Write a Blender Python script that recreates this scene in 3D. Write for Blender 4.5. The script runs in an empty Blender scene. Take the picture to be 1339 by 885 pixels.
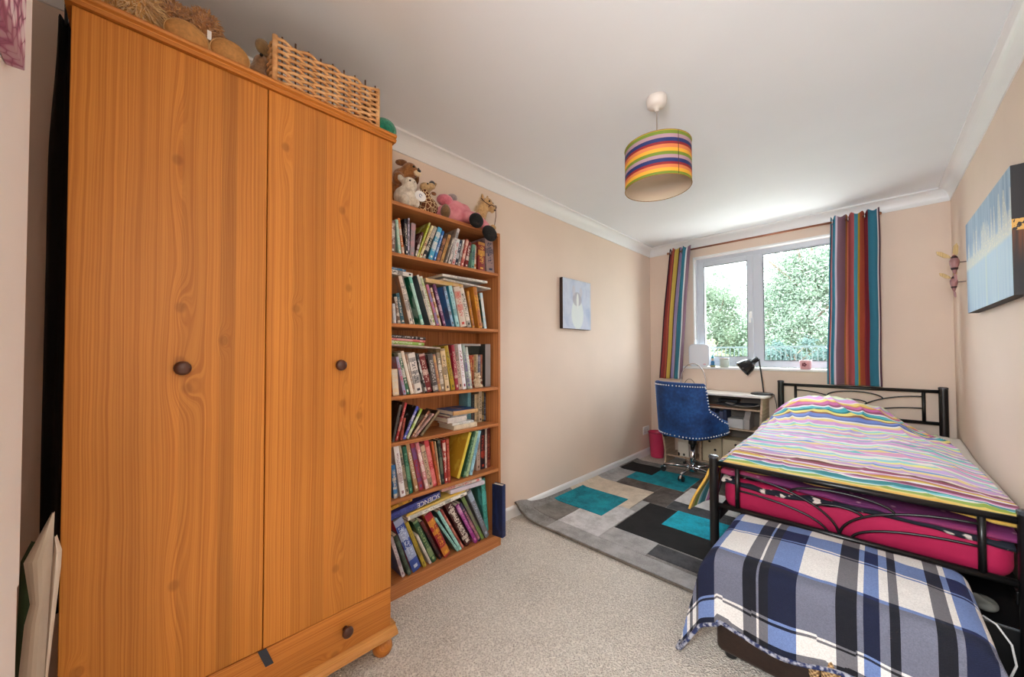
import bpy, bmesh, math, random
from mathutils import Vector, Matrix, noise as mnoise
R0 = random.Random(7)
PI = math.pi
scn = bpy.context.scene
col = scn.collection

def C(r, g, b):
    f = lambda v: v / 12.92 if v <= 0.04045 else ((v + 0.055) / 1.055) ** 2.4
    return (f(r / 255), f(g / 255), f(b / 255), 1.0)

# ------------------------------------------------------------------ camera
cd = bpy.data.cameras.new('camera')
cam = bpy.data.objects.new('camera', cd); col.objects.link(cam)
YAW, PITCH, ROLL = 0.781795889, 0.01970534, -0.00317148
fw = Vector((-math.sin(YAW) * math.cos(PITCH), math.cos(YAW) * math.cos(PITCH), math.sin(PITCH)))
rt = Vector((math.cos(YAW), math.sin(YAW), 0)); up = rt.cross(fw)
r2 = math.cos(ROLL) * rt + math.sin(ROLL) * up
u2 = -math.sin(ROLL) * rt + math.cos(ROLL) * up
mw = Matrix((r2, u2, -fw)).transposed().to_4x4(); mw.translation = (0, 0, 1.182)
cam.matrix_world = mw
cd.sensor_fit = 'HORIZONTAL'; cd.sensor_width = 36.0
cd.lens = 474.474 / 1339 * 36.0
cd.shift_y = 8.974 / 1339
cd.clip_start = 0.02; cd.clip_end = 200
scn.camera = cam

# ------------------------------------------------------------------ sky, daylight, added fill light, exposure
world = bpy.data.worlds.new('overcast_sky'); scn.world = world; world.use_nodes = True
bgn = world.node_tree.nodes['Background']
bgn.inputs['Color'].default_value = (0.88, 0.955, 1.0, 1); bgn.inputs['Strength'].default_value = 8.0

def area(name, loc, target, sx, sy, power, color):
    l = bpy.data.lights.new(name, 'AREA'); l.shape = 'RECTANGLE'; l.size = sx; l.size_y = sy
    l.energy = power; l.color = color
    o = bpy.data.objects.new(name, l); col.objects.link(o); o.location = loc
    o.rotation_euler = (Vector(target) - Vector(loc)).to_track_quat('-Z', 'Y').to_euler()
    return o
area('fill_light', (-0.20, -0.75, 1.65), (-0.20, 2.0, 1.55), 0.7, 0.8, 43, (0.90, 0.965, 1.0))  # unseen fill added behind the camera to brighten the room
vs = scn.view_settings
vs.view_transform = 'Standard'; vs.look = 'None'; vs.exposure = 0.79; vs.gamma = 1.0; vs.use_curve_mapping = False
scn.cycles.max_bounces = 10; scn.cycles.diffuse_bounces = 6; scn.cycles.transparent_max_bounces = 12
scn.cycles.use_denoising = True
scn.cycles.caustics_reflective = False; scn.cycles.caustics_refractive = False
scn.cycles.sample_clamp_indirect = 6.0

# ------------------------------------------------------------------ node helper
class V:
    def __init__(s, k, sock): s.k, s.s = k, sock
    def __add__(a, b): return a.k.m('ADD', a, b)
    __radd__ = __add__
    def __sub__(a, b): return a.k.m('SUBTRACT', a, b)
    def __rsub__(a, b): return a.k.m('SUBTRACT', b, a)
    def __mul__(a, b): return a.k.m('MULTIPLY', a, b)
    __rmul__ = __mul__
    def __truediv__(a, b): return a.k.m('DIVIDE', a, b)
    def sin(a): return a.k.m('SINE', a)
    def abs(a): return a.k.m('ABSOLUTE', a)
    def fract(a): return a.k.m('FRACT', a)
    def pw(a, b): return a.k.m('POWER', a, b)
    def gt(a, b): return a.k.m('GREATER_THAN', a, b)
    def lt(a, b): return a.k.m('LESS_THAN', a, b)
    def mx(a, b): return a.k.m('MAXIMUM', a, b)
    def mn(a, b): return a.k.m('MINIMUM', a, b)
    def sm(a, lo, hi, t0=0.0, t1=1.0):
        n = a.k.n('ShaderNodeMapRange'); n.interpolation_type = 'SMOOTHSTEP'
        a.k.l(a, n.inputs[0])
        for i, v in ((1, lo), (2, hi), (3, t0), (4, t1)): n.inputs[i].default_value = v
        return V(a.k, n.outputs[0])

class K:
    def __init__(s, name, rough=0.6, color=None, **kw):
        s.mat = bpy.data.materials.new(name); s.mat.use_nodes = True; s.nt = s.mat.node_tree
        s.b = s.nt.nodes['Principled BSDF']
        s.b.inputs['Roughness'].default_value = rough
        if color: s.b.inputs['Base Color'].default_value = color
        for k, v in kw.items(): s.b.inputs[k.replace('_', ' ')].default_value = v
    def n(s, t): return s.nt.nodes.new(t)
    def l(s, v, sock):
        if isinstance(v, V): s.nt.links.new(v.s, sock)
        else: sock.default_value = v
    def m(s, op, a, b=None):
        n = s.n('ShaderNodeMath'); n.operation = op; s.l(a, n.inputs[0])
        if b is not None: s.l(b, n.inputs[1])
        return V(s, n.outputs[0])
    def coord(s, w='Object'): return V(s, s.n('ShaderNodeTexCoord').outputs[w])
    def uv(s): return s.coord('UV')
    def sep(s, v):
        n = s.n('ShaderNodeSeparateXYZ'); s.l(v, n.inputs[0]); return [V(s, o) for o in n.outputs]
    def comb(s, x=0.0, y=0.0, z=0.0):
        n = s.n('ShaderNodeCombineXYZ')
        for i, v in enumerate((x, y, z)): s.l(v, n.inputs[i])
        return V(s, n.outputs[0])
    def noise(s, vec, scale=5.0, detail=2.0, rough=0.5, dist=0.0):
        n = s.n('ShaderNodeTexNoise'); s.l(vec, n.inputs['Vector'])
        for k, v in (('Scale', scale), ('Detail', detail), ('Roughness', rough), ('Distortion', dist)): n.inputs[k].default_value = v
        return V(s, n.outputs['Fac'])
    def voro(s, vec, scale=5.0, feature='F1', out='Distance', rand=1.0):
        n = s.n('ShaderNodeTexVoronoi'); n.feature = feature; s.l(vec, n.inputs['Vector'])
        n.inputs['Scale'].default_value = scale; n.inputs['Randomness'].default_value = rand
        return V(s, n.outputs[out])
    def ramp(s, f, stops, interp='LINEAR'):
        n = s.n('ShaderNodeValToRGB'); cr = n.color_ramp; cr.interpolation = interp
        while len(cr.elements) < len(stops): cr.elements.new(0.5)
        for e, (p, c) in zip(cr.elements, sorted(stops, key=lambda q: q[0])): e.position = p; e.color = c
        s.l(f, n.inputs[0]); return V(s, n.outputs[0])
    def mix(s, f, a, b, mode='MIX'):
        n = s.n('ShaderNodeMix'); n.data_type = 'RGBA'; n.blend_type = mode; n.clamp_factor = True
        s.l(f, n.inputs[0]); s.l(a, n.inputs[6]); s.l(b, n.inputs[7]); return V(s, n.outputs[2])
    def attr(s, name):
        n = s.n('ShaderNodeAttribute'); n.attribute_type = 'OBJECT'; n.attribute_name = name
        return V(s, n.outputs['Color']), V(s, n.outputs['Fac'])
    def base(s, v): s.l(v, s.b.inputs['Base Color']); return s
    def rough(s, v): s.l(v, s.b.inputs['Roughness']); return s
    def bump(s, h, strength=0.3, dist=0.01):
        n = s.n('ShaderNodeBump'); n.inputs['Strength'].default_value = strength; n.inputs['Distance'].default_value = dist
        s.l(h, n.inputs['Height']); s.nt.links.new(n.outputs[0], s.b.inputs['Normal']); return s

def plain(name, c, rough=0.6, **kw): return K(name, rough, C(*c), **kw).mat
def speck(name, c, amt=0.25, scale=300, rough=0.9, bump=0.3, dist=0.002, big=0.0, sheen=0.0):
    k = K(name, rough); p = k.coord(); nz = k.noise(p, scale, 3, 0.6)
    lo = tuple(v * (1 - amt) for v in C(*c)[:3]) + (1,); hi = tuple(min(1, v * (1 + amt)) for v in C(*c)[:3]) + (1,)
    f = nz
    if big: f = nz * (1 - big) + k.noise(p, 6, 3) * big
    k.base(k.ramp(f, [(0.3, lo), (0.7, hi)])); k.bump(nz, bump, dist)
    if sheen: k.b.inputs['Sheen Weight'].default_value = sheen
    return k.mat

def wood(name, cl, cd, axis='z', knots=(), staves=None, freq=150, rough=0.42, amp=26.0, across='y', gmix=0.55, overlay=0.0):
    """staved, grained timber; axis = grain direction, across = axis across the boards"""
    k = K(name, rough); P = dict(zip('xyz', k.sep(k.coord())))
    a, g = P[across], P[axis]; third = P[[q for q in 'xyz' if q not in (axis, across)][0]]
    wob = k.noise(k.comb(a * 7.0, g * 1.1, third * 3.0), 1.0, 3, 0.55)
    h = a * freq + wob * 30.0 + third * freq
    dk = None
    for (ka, kg, sa, sg) in knots:
        u = (a - ka) / sa; v = (g - kg) / sg; d2 = u * u + v * v
        e = k.m('EXPONENT', d2 * -1.0); h = h + e * amp
        core = ((a - ka) * (a - ka) + (g - kg) * (g - kg) * 0.6).pw(0.5).sm(0.006, 0.016, 1.0, 0.0)
        dk = core if dk is None else dk.mx(core)
    ring = k.noise(k.comb(h * 0.30, g * 0.35, 0.0), 1.0, 2, 0.55).sm(0.33, 0.70)
    fine = k.noise(k.comb(a * 420.0, g * 6.0, third * 420.0), 1.0, 2, 0.6)
    f = ring * 0.6 + fine * 0.4
    c = k.ramp(f, [(0.15, C(*cl)), (0.85, C(*cd))])
    if staves:
        st = [(0.0, staves[0][1])] + [(p, v) for p, v in staves[1:]]
        lo, hi, stops = staves[0][0][0], staves[0][0][1], [(0.0, staves[0][1])] + list(staves[1:])
        t = k.ramp((a - lo) / (hi - lo), [(p, (v, v, v, 1)) for p, v in stops], 'CONSTANT')
        c = k.mix(1.0, c, t, 'MULTIPLY')
    blot = k.noise(k.comb(a * 9.0, g * 0.9, third * 4.0), 1.0, 2).sm(0.3, 0.75, 0.9, 1.08)
    c = k.mix(1.0, c, k.comb(blot, blot, blot), 'MULTIPLY')
    if dk is not None: c = k.mix(dk * 0.42, c, tuple(v * 0.45 for v in C(*cd)[:3]) + (1,))
    k.base(c); k.bump(f, 0.08, 0.001); k.b.inputs['Specular IOR Level'].default_value = 0.3
    if overlay: k.b.inputs['Coat Weight'].default_value = overlay; k.b.inputs['Coat Roughness'].default_value = 0.25
    return k.mat

# ------------------------------------------------------------------ mesh helper
class MB:
    def __init__(s): s.v, s.f, s.uv = [], [], None
    def add(s, vs, fs):
        o = len(s.v); s.v += [Vector(p) for p in vs]; s.f += [tuple(i + o for i in f) for f in fs]; return s
    def box(s, x0, x1, y0, y1, z0, z1):
        return s.add([(x0,y0,z0),(x1,y0,z0),(x1,y1,z0),(x0,y1,z0),(x0,y0,z1),(x1,y0,z1),(x1,y1,z1),(x0,y1,z1)],
                     [(0,3,2,1),(4,5,6,7),(0,1,5,4),(1,2,6,5),(2,3,7,6),(3,0,4,7)])
    def tube(s, pts, r, n=8, cap=True, closed=False):
        pts = [Vector(p) for p in pts]; N = len(pts); rr = r if isinstance(r, (list, tuple)) else [r] * N
        vs, fs = [], []; prev = None
        for i, p in enumerate(pts):
            if closed: t = pts[(i + 1) % N] - pts[i - 1]
            else: t = pts[min(i + 1, N - 1)] - pts[max(i - 1, 0)]
            t.normalize()
            if prev is None:
                a = Vector((0, 0, 1)) if abs(t.z) < 0.9 else Vector((1, 0, 0)); u = t.cross(a).normalized()
            else: u = (prev - t * prev.dot(t)).normalized()
            prev = u; w = t.cross(u)
            for k in range(n):
                an = 2 * PI * k / n; vs.append(p + (u * math.cos(an) + w * math.sin(an)) * rr[i])
        for i in range(N if closed else N - 1):
            j = (i + 1) % N
            for k in range(n):
                k2 = (k + 1) % n; fs.append((i*n+k, i*n+k2, j*n+k2, j*n+k))
        if cap and not closed: fs.append(tuple(range(n - 1, -1, -1))); fs.append(tuple((N-1)*n+k for k in range(n)))
        return s.add(vs, fs)
    def lathe(s, prof, c=(0,0,0), axis='z', n=24, cap=True):
        """prof: (radius, height) list along axis from c"""
        vs, fs = [], []; c = Vector(c)
        for (r, h) in prof:
            for k in range(n):
                a = 2 * PI * k / n; p, q = r * math.cos(a), r * math.sin(a)
                vs.append(c + Vector({'z': (p, q, h), 'x': (h, p, q), 'y': (q, h, p)}[axis]))
        for i in range(len(prof) - 1):
            for k in range(n):
                k2 = (k + 1) % n; fs.append((i*n+k, i*n+k2, (i+1)*n+k2, (i+1)*n+k))
        if cap: fs.append(tuple(range(n - 1, -1, -1))); m = (len(prof)-1)*n; fs.append(tuple(m+k for k in range(n)))
        return s.add(vs, fs)
    def ell(s, c, r, rot=None, nu=20, nv=12):
        vs, fs = [], []; c = Vector(c); M = rot or Matrix.Identity(3)
        for j in range(1, nv):
            th = PI * j / nv
            for i in range(nu):
                ph = 2 * PI * i / nu
                vs.append(c + M @ Vector((r[0]*math.sin(th)*math.cos(ph), r[1]*math.sin(th)*math.sin(ph), r[2]*math.cos(th))))
        t = len(vs); vs += [c + M @ Vector((0,0,r[2])), c + M @ Vector((0,0,-r[2]))]
        for j in range(nv - 2):
            for i in range(nu):
                i2 = (i+1) % nu; fs.append((j*nu+i, (j+1)*nu+i, (j+1)*nu+i2, j*nu+i2))
        for i in range(nu):
            i2 = (i+1) % nu; fs.append((t, i, i2)); fs.append((t+1, (nv-2)*nu+i2, (nv-2)*nu+i))
        return s.add(vs, fs)
    def grid(s, fn, nu, nv, uvf=None, thick=None):
        """fn(u,v)->point, u,v in 0..1; thick: offset function (u,v)->Vector for a back sheet"""
        base = len(s.v); vs = [fn(i/nu, j/nv) for j in range(nv+1) for i in range(nu+1)]
        if s.uv is None: s.uv = {}
        ix = lambda i, j: j*(nu+1)+i
        fs = [(ix(i,j), ix(i+1,j), ix(i+1,j+1), ix(i,j+1)) for j in range(nv) for i in range(nu)]
        uvs = [(uvf(i/nu, j/nv) if uvf else (i/nu, j/nv)) for j in range(nv+1) for i in range(nu+1)]
        if thick:
            o = len(vs); vs += [Vector(vs[j*(nu+1)+i]) + Vector(thick(i/nu, j/nv)) for j in range(nv+1) for i in range(nu+1)]
            uvs += uvs
            fs += [tuple(o+q for q in reversed(f)) for f in fs]
            rim = [ix(i,0) for i in range(nu)] + [ix(nu,j) for j in range(nv)] + [ix(i,nv) for i in range(nu,0,-1)] + [ix(0,j) for j in range(nv,0,-1)]
            for a, b in zip(rim, rim[1:] + rim[:1]): fs.append((b, a, a+o, b+o))
        s.add(vs, fs)
        for i, q in enumerate(uvs): s.uv[base+i] = q
        return s
    def prism(s, poly, z0, z1, axis='z'):
        """poly: 2D outline; extruded along axis from z0 to z1"""
        n = len(poly)
        def P(a, b, h): return {'z': (a, b, h), 'x': (h, a, b), 'y': (a, h, b)}[axis]
        vs = [P(a, b, z0) for a, b in poly] + [P(a, b, z1) for a, b in poly]
        fs = [tuple(range(n-1, -1, -1)), tuple(range(n, 2*n))] + [(i, (i+1) % n, n+(i+1) % n, n+i) for i in range(n)]
        return s.add(vs, fs)
    def xf(s, M, start=0):
        for i in range(start, len(s.v)): s.v[i] = M @ s.v[i]
        return s

def rawmesh(name, mb, m, smooth=False):
    me = bpy.data.meshes.new(name); me.from_pydata([tuple(p) for p in mb.v], [], mb.f)
    if mb.uv:
        lay = me.uv_layers.new(name='UVMap')
        for lp in me.loops: lay.data[lp.index].uv = mb.uv.get(lp.vertex_index, (0, 0))
    bm = bmesh.new(); bm.from_mesh(me); bmesh.ops.recalc_face_normals(bm, faces=bm.faces); bm.to_mesh(me); bm.free()
    if m: me.materials.append(m)
    if smooth:
        me.polygons.foreach_set('use_smooth', [True] * len(me.polygons))
    me.update(); return me

def origin_of(p):
    v = Vector((0,0,0))
    while p is not None: v += p.location; p = p.parent
    return v

def obj(name, mb, m, parent=None, smooth=False, bevel=0.0, seg=2, loc=None, auto=None, remesh=0.0, subsurf=0, kind=None, label=None, disp=None):
    """world-space mesh builder -> one object; verts become local to its parent (or to loc)"""
    o_ = origin_of(parent) if parent is not None else Vector(loc or (0,0,0))
    mb.v = [p - o_ for p in mb.v]
    o = bpy.data.objects.new(name, rawmesh(name, mb, m, smooth)); col.objects.link(o)
    if parent is not None: o.parent = parent
    else: o.location = o_
    if bevel:
        b = o.modifiers.new('bevel', 'BEVEL'); b.width = bevel; b.segments = seg; b.limit_method = 'ANGLE'; b.angle_limit = 0.6
        o.data.polygons.foreach_set('use_smooth', [True]*len(o.data.polygons))
        w = o.modifiers.new('normals', 'WEIGHTED_NORMAL'); w.keep_sharp = False
    if remesh:
        r = o.modifiers.new('remesh', 'REMESH'); r.mode = 'VOXEL'; r.voxel_size = remesh; r.use_smooth_shade = True
        sm = o.modifiers.new('smooth', 'SMOOTH'); sm.factor = 0.6; sm.iterations = 6
        dg = bpy.context.evaluated_depsgraph_get(); me = bpy.data.meshes.new_from_object(o.evaluated_get(dg))
        o.modifiers.clear(); o.data = me
        me.polygons.foreach_set('use_smooth', [True]*len(me.polygons))
    if subsurf:
        q = o.modifiers.new('subsurf', 'SUBSURF'); q.levels = subsurf; q.render_levels = subsurf
    if kind: o['kind'] = kind
    if label: o['label'] = label
    return o

def tag(o, label, cat, group=None, kind=None):
    o['label'] = label; o['category'] = cat
    if group: o['group'] = group
    if kind: o['kind'] = kind
    return o
def thing(name, label, cat, loc=(0,0,0), group=None):
    o = bpy.data.objects.new(name, None); col.objects.link(o); o.location = loc; o.empty_display_size = 0.05
    return tag(o, label, cat, group)
def struct(name, mb, m, **kw):
    o = obj(name, mb, m, **kw); o['kind'] = 'structure'; return o
def copy_tree(o, parent=None):
    c = o.copy(); col.objects.link(c)
    if parent is not None: c.parent = parent
    for ch in list(o.children): copy_tree(ch, c)
    return c
def nz(x, y=0, z=0): return mnoise.noise(Vector((x, y, z)))
def sstep(a, b, x):
    t = min(1, max(0, (x - a) / (b - a))); return t * t * (3 - 2 * t)
def rbox(mb, x0, x1, y0, y1, z0, z1, r, n=4):
    """box with rounded vertical and top/bottom edges (superellipsoid-like shell)"""
    prof = []
    for i in range(n + 1):
        a = -PI/2 + (PI/2) * i / n; prof.append((r * (1 - math.cos(a)), z0 + r + r * math.sin(a)))
    for i in range(n + 1):
        a = (PI/2) * i / n; prof.append((r * (1 - math.cos(a)), z1 - r + r * math.sin(a)))
    vs, fs = [], []; ring = 4 * (n + 1)
    for ins, z in prof:
        for (cx, cy, a0) in ((x1-r, y1-r, 0), (x0+r, y1-r, PI/2), (x0+r, y0+r, PI), (x1-r, y0+r, 1.5*PI)):
            for i in range(n + 1):
                a = a0 + (PI/2) * i / n; q = r - ins
                vs.append((cx + q * math.cos(a), cy + q * math.sin(a), z))
    for j in range(len(prof) - 1):
        for i in range(ring):
            i2 = (i+1) % ring; fs.append((j*ring+i, j*ring+i2, (j+1)*ring+i2, (j+1)*ring+i))
    fs.append(tuple(range(ring-1, -1, -1))); t = (len(prof)-1)*ring; fs.append(tuple(t+i for i in range(ring)))
    return mb.add(vs, fs)
def rotM(ax, a): return Matrix.Rotation(a, 3, ax)
def fur(o, n, length, m, name='fur', thin=0.0016, droop=0.4, seed=1, zmin=-9):
    rr = random.Random(seed); me = o.data; me.calc_loop_triangles()
    tr = list(me.loop_triangles); ar = [t.area for t in tr]; pick = rr.choices(tr, ar, k=n)
    mb = MB()
    for t in pick:
        a, b, c = [me.vertices[i].co for i in t.vertices]; u, v = rr.random(), rr.random()
        if u + v > 1: u, v = 1-u, 1-v
        p = a + (b-a)*u + (c-a)*v; nn = t.normal.copy()
        d = (nn + Vector((rr.gauss(0,.35), rr.gauss(0,.35), rr.gauss(0,.35) - droop))).normalized()
        L = length * rr.uniform(.6, 1.2); sd = d.cross(Vector((rr.gauss(0,1), rr.gauss(0,1), rr.gauss(0,1)))).normalized() * thin
        mid = p + d * L * .55 + Vector((0,0,-L*.08)); tip = p + d * L + Vector((0,0,-L*.3))
        mid.z = max(mid.z, zmin); tip.z = max(tip.z, zmin)
        if p.z < zmin + .004: continue
        mb.add([p - sd, p + sd, mid + sd*.7, mid - sd*.7, tip], [(0,1,2,3), (3,2,4)])
    o_ = origin_of(o); mb.v = [q + o_ for q in mb.v]
    f = obj(name, mb, m, o); f['kind'] = 'stuff'; return f
# ================================================================== STRUCTURE
XL, XR, YF, YN, ZC = -1.857, 0.43, 4.194, -0.158, 2.4
def paint(name, c, amt=0.03):
    k = K(name, 0.75); p = k.coord(); f = k.noise(p, 2.2, 3)
    lo = tuple(v*(1-amt) for v in C(*c)[:3])+(1,); hi = tuple(v*(1+amt) for v in C(*c)[:3])+(1,)
    k.base(k.ramp(f, [(0.3, lo), (0.7, hi)])); k.bump(k.noise(p, 260, 2), 0.06, 0.001); return k.mat
M_wall = paint('peach_wall_paint', (232, 211, 194))
M_wall_n = paint('cream_wall_paint', (246, 243, 240))
M_ceil = paint('white_ceiling_paint', (236, 239, 243), 0.015)
M_white = plain('white_gloss_paint', (238, 238, 238), 0.3)
M_upvc = plain('white_plastic_frame', (206, 212, 222), 0.28)
M_black = plain('black_metal', (18, 18, 19), 0.32)
M_chrome = plain('chrome', (215, 215, 220), 0.12, Metallic=1.0)
M_darkplastic = plain('black_plastic', (22, 22, 24), 0.4)

# carpet with its woven twist pile
k = K('beige_carpet', 0.95); p = k.coord(); a = k.noise(p, 120, 3, 0.8); b = k.noise(p, 3.0, 3); v = k.voro(p, 150)
k.base(k.ramp(a*0.55 + b*0.2 + v*0.35, [(0.30, C(112,106,98)), (0.46, C(196,189,180)), (0.68, C(234,228,219))])); k.bump(a*0.6+v, 0.9, 0.006)
M_carpet = k.mat
struct('floor', MB().box(-2.1, 0.6, -2.2, 4.45, -0.1, 0.0), M_carpet)
struct('ceiling', MB().box(-2.1, 0.6, -2.2, 4.45, ZC, ZC+0.1), M_ceil)
struct('wall_left', MB().box(XL-0.12, XL, -0.6, YF+0.25, 0, ZC), M_wall)
struct('wall_right', MB().box(XR, XR+0.12, -2.2, YF+0.25, 0, ZC), M_wall)
WX0, WX1, WZ0, WZ1 = -1.375, -0.085, 1.02, 2.21
w = MB(); w.box(XL, WX0, YF, YF+.25, 0, ZC); w.box(WX1, XR, YF, YF+.25, 0, ZC); w.box(WX0, WX1, YF, YF+.25, 0, WZ0); w.box(WX0, WX1, YF, YF+.25, WZ1, ZC)
struct('wall_far', w, M_wall)
NX = -1.09
w = MB(); w.box(NX, -0.42, YN-.12, YN, 0, ZC); w.box(-0.42, XR, YN-.12, YN, 2.03, ZC)  # opening behind the camera lets the added fill light in
struct('wall_near', w, M_wall_n)
struct('trim_6', MB().box(NX-.014, NX, YN-.12, YN, .765, ZC), M_wall_n, label='plastered corner bead of the near wall')
struct('wall_alcove', MB().box(XL, NX+0.1, -0.72, -0.6, 0, ZC), M_wall)
struct('wall_alcove_side', MB().box(NX, NX+0.1, -0.6, YN-.12, 0, ZC), M_wall)
w = MB(); w.box(-0.72, -0.62, -2.2, YN-.12, 0, ZC); w.box(-0.72, XR, -2.2, -2.1, 0, ZC)
struct('wall_hall', w, M_wall_n)
# reveal lining of the window
w = MB(); w.box(WX0-.001, WX0+.012, YF-.002, 4.262, WZ0, WZ1); w.box(WX0, WX1, YF-.002, 4.262, WZ1-.014, WZ1+.001); w.box(WX1-.012, WX1+.001, YF-.002, 4.262, WZ0, WZ1)
struct('trim_1', w, M_white, label='white painted lining around the window recess')
# cove cornice
def cove(n=8, d=0.1, pr=0.062):
    P = [(0, 0), (0, -d), (0.006, -d), (0.006, -d+.012)]
    for i in range(1, n):
        a = (PI/2)*i/n; P.append((0.006+(pr-.018)*(1-math.cos(a)), -d+.012+(d-.024)*math.sin(a)))
    P += [(pr-.012, -.012), (pr, -.012), (pr, 0)]
    return P
pf = cove()
struct('trim_2', MB().prism([(XL+a, ZC+b) for a, b in pf], -0.6, YF, 'y'), M_white, label='white cove cornice along the left wall')
struct('trim_3', MB().prism([(XR-a, ZC+b) for a, b in pf], YN, YF, 'y'), M_white, label='white cove cornice along the right wall')
m_ = MB().prism([(YF-a, ZC+b) for a, b in pf], XL, XR, 'x'); struct('trim_4', m_, M_white, label='white cove cornice above the window')
sk = [(0,0),(0.014,0),(0.014,.066),(0.010,.074),(0.004,.08),(0,.08)]
struct('baseboard_left', MB().prism([(XL+a, b) for a, b in sk], 1.56, YF, 'y'), M_white)
struct('baseboard_far', MB().prism([(YF-a, b) for a, b in sk], XL, XR, 'x'), M_white)
struct('baseboard_right', MB().prism([(XR-a, b) for a, b in sk], YN, YF, 'y'), M_white)
# window: frame, opening casement, fixed pane, sill
def frame(mb, x0, x1, z0, z1, y0, y1, t, tb=None):
    tb = tb or t
    mb.box(x0, x0+t, y0, y1, z0, z1); mb.box(x1-t, x1, y0, y1, z0, z1); mb.box(x0+t, x1-t, y0, y1, z0, z0+tb); mb.box(x0+t, x1-t, y0, y1, z1-t, z1)
FY = 4.262
w = MB(); frame(w, WX0+.002, WX1-.002, WZ0+.012, WZ1-.014, FY, FY+.06, .048, .055)
w.box(-0.838, -0.760, FY, FY+.06, WZ0+.06, WZ1-.06)
win = struct('window_1', w, M_upvc, bevel=.004)
sash = MB(); frame(sash, -1.333, -0.834, 1.082, 2.152, FY-.016, FY+.04, .052, .055)
obj('casement', sash, M_upvc, win, bevel=.005, label='opening casement on the left')
bd = MB(); frame(bd, -0.765, -0.128, 1.082, 2.152, FY+.006, FY+.03, .016)
obj('glazing_bead', bd, M_upvc, win, bevel=.003)
gsk = MB(); frame(gsk, -1.285, -0.882, 1.133, 2.104, FY-.0165, FY-.005, .005); frame(gsk, -0.752, -0.14, 1.095, 2.139, FY+.003, FY+.012, .006)
obj('gasket', gsk, plain('grey_rubber', (70, 72, 76), .6), win)
k = K('window_glass', 0.02); k.b.inputs['Transmission Weight'].default_value = 0.0
nt = k.nt; tr = nt.nodes.new('ShaderNodeBsdfTransparent'); gl = nt.nodes.new('ShaderNodeBsdfGlossy'); gl.inputs['Roughness'].default_value = .03
mxs = nt.nodes.new('ShaderNodeMixShader'); mxs.inputs[0].default_value = .05
nt.links.new(tr.outputs[0], mxs.inputs[1]); nt.links.new(gl.outputs[0], mxs.inputs[2]); nt.links.new(mxs.outputs[0], nt.nodes['Material Output'].inputs[0])
tr.inputs[0].default_value = (.96, .98, .98, 1)
M_glass = k.mat
obj('pane', MB().box(-1.286, -0.881, FY+.008, FY+.014, 1.13, 2.105), M_glass, win)
obj('pane', MB().box(-0.752, -0.138, FY+.014, FY+.020, 1.09, 2.142), M_glass, win)
hd = MB().box(-0.866, -0.846, FY-.03, FY-.014, 1.52, 1.585); hd.tube([(-.856, FY-.03, 1.572), (-.856, FY-.05, 1.568), (-.856, FY-.053, 1.53), (-.856, FY-.05, 1.47)], .007, 8)
obj('window_handle', hd, M_white, win, bevel=.002, label='white lever handle of the casement')
struct('trim_5', MB().box(-1.485, -0.02, 4.142, FY, WZ0-.018, WZ0+.004), M_white, bevel=.006, label='white windowsill')
# nib of paint and hook on the ceiling
hk = MB().tube([(-.155+.0, .93, ZC), (-.155, .93, ZC-.012), (-.150, .93, ZC-.02), (-.142, .93, ZC-.014)], .0022, 6)
tag(obj('ceiling_hook', hk, plain('brass', (150, 120, 80), .4), loc=(-.155, .93, ZC)), 'tiny hook screwed into the white ceiling', 'hook')

# ================================================================== WARDROBE
WK = [(0.205, 1.03, .035, .10), (0.195, 1.30, .022, .09), (0.10, 1.72, .02, .3), (0.325, 1.08, .014, .03), (0.30, .62, .03, .15), (0.12, .35, .03, .25)]
wl, wd_ = (210, 138, 58), (184, 110, 40)
M_pine1 = wood('pine_laminate_left', wl, wd_, 'z', [(.205,1.16,.034,.12), (.205,1.31,.02,.07), (.222,1.085,.03,.05), (.30,1.22,.012,.03), (.195,1.72,.018,.16), (.20,.55,.03,.16), (.03,.42,.014,.03)],
    staves=[((-.02,.43),1.0), (.15,.96), (.34,1.04), (.5,.92), (.62,.98), (.69,.80), (.77,.96), (.86,.88), (.92,1.0)], freq=900)
M_pine2 = wood('pine_laminate_right', wl, wd_, 'z', [(.635,1.70,.022,.10), (.66,1.42,.014,.12), (.64,1.0,.02,.16), (.455,1.86,.016,.08), (.49,1.33,.014,.03), (.70,.95,.012,.05), (.62,.42,.025,.12)],
    staves=[((.40,.83),1.0), (.06,1.03), (.18,.90), (.33,.82), (.42,1.0), (.55,.93), (.72,1.03), (.85,.95)], freq=900)
M_pineh = wood('pine_laminate_horizontal', (204,132,58), (174,102,40), 'y', [(.16,.30,.03,.10), (.12,.62,.02,.06)], freq=900, across='z')
M_pineb = wood('pine_plain', (206,134,58), (178,104,40), 'y', freq=900, across='z')
M_knob = plain('dark_brown_knob', (82, 46, 32), .28)
O = Vector((-1.61, -0.14, 0))
wr = thing('wardrobe', 'tall two-door pine-effect wardrobe with dark knobs and a bottom drawer', 'wardrobe', O)
y0, y1 = -.137, .688
cb = MB(); cb.box(-1.85, -1.381, y0, y0+.018, .085, 2.03); cb.box(-1.85, -1.381, y1-.018, y1, .085, 2.03); cb.box(-1.855, -1.845, y0, y1, .085, 2.03)
cb.box(-1.85, -1.381, y0+.018, y1-.018, .085, .10); cb.box(-1.85, -1.381, y0+.018, y1-.018, 2.012, 2.03); cb.box(-1.85, -1.381, y0+.018, y1-.018, .255, .27)
obj('carcass', cb, M_pineb, wr)
cr = MB().prism([(-1.8555, 2.03), (-1.352, 2.03), (-1.346, 2.036), (-1.346, 2.040), (-1.352, 2.043), (-1.344, 2.048), (-1.342, 2.054), (-1.346, 2.06), (-1.8555, 2.06)], y0-.012, y1+.012, 'y')
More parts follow.
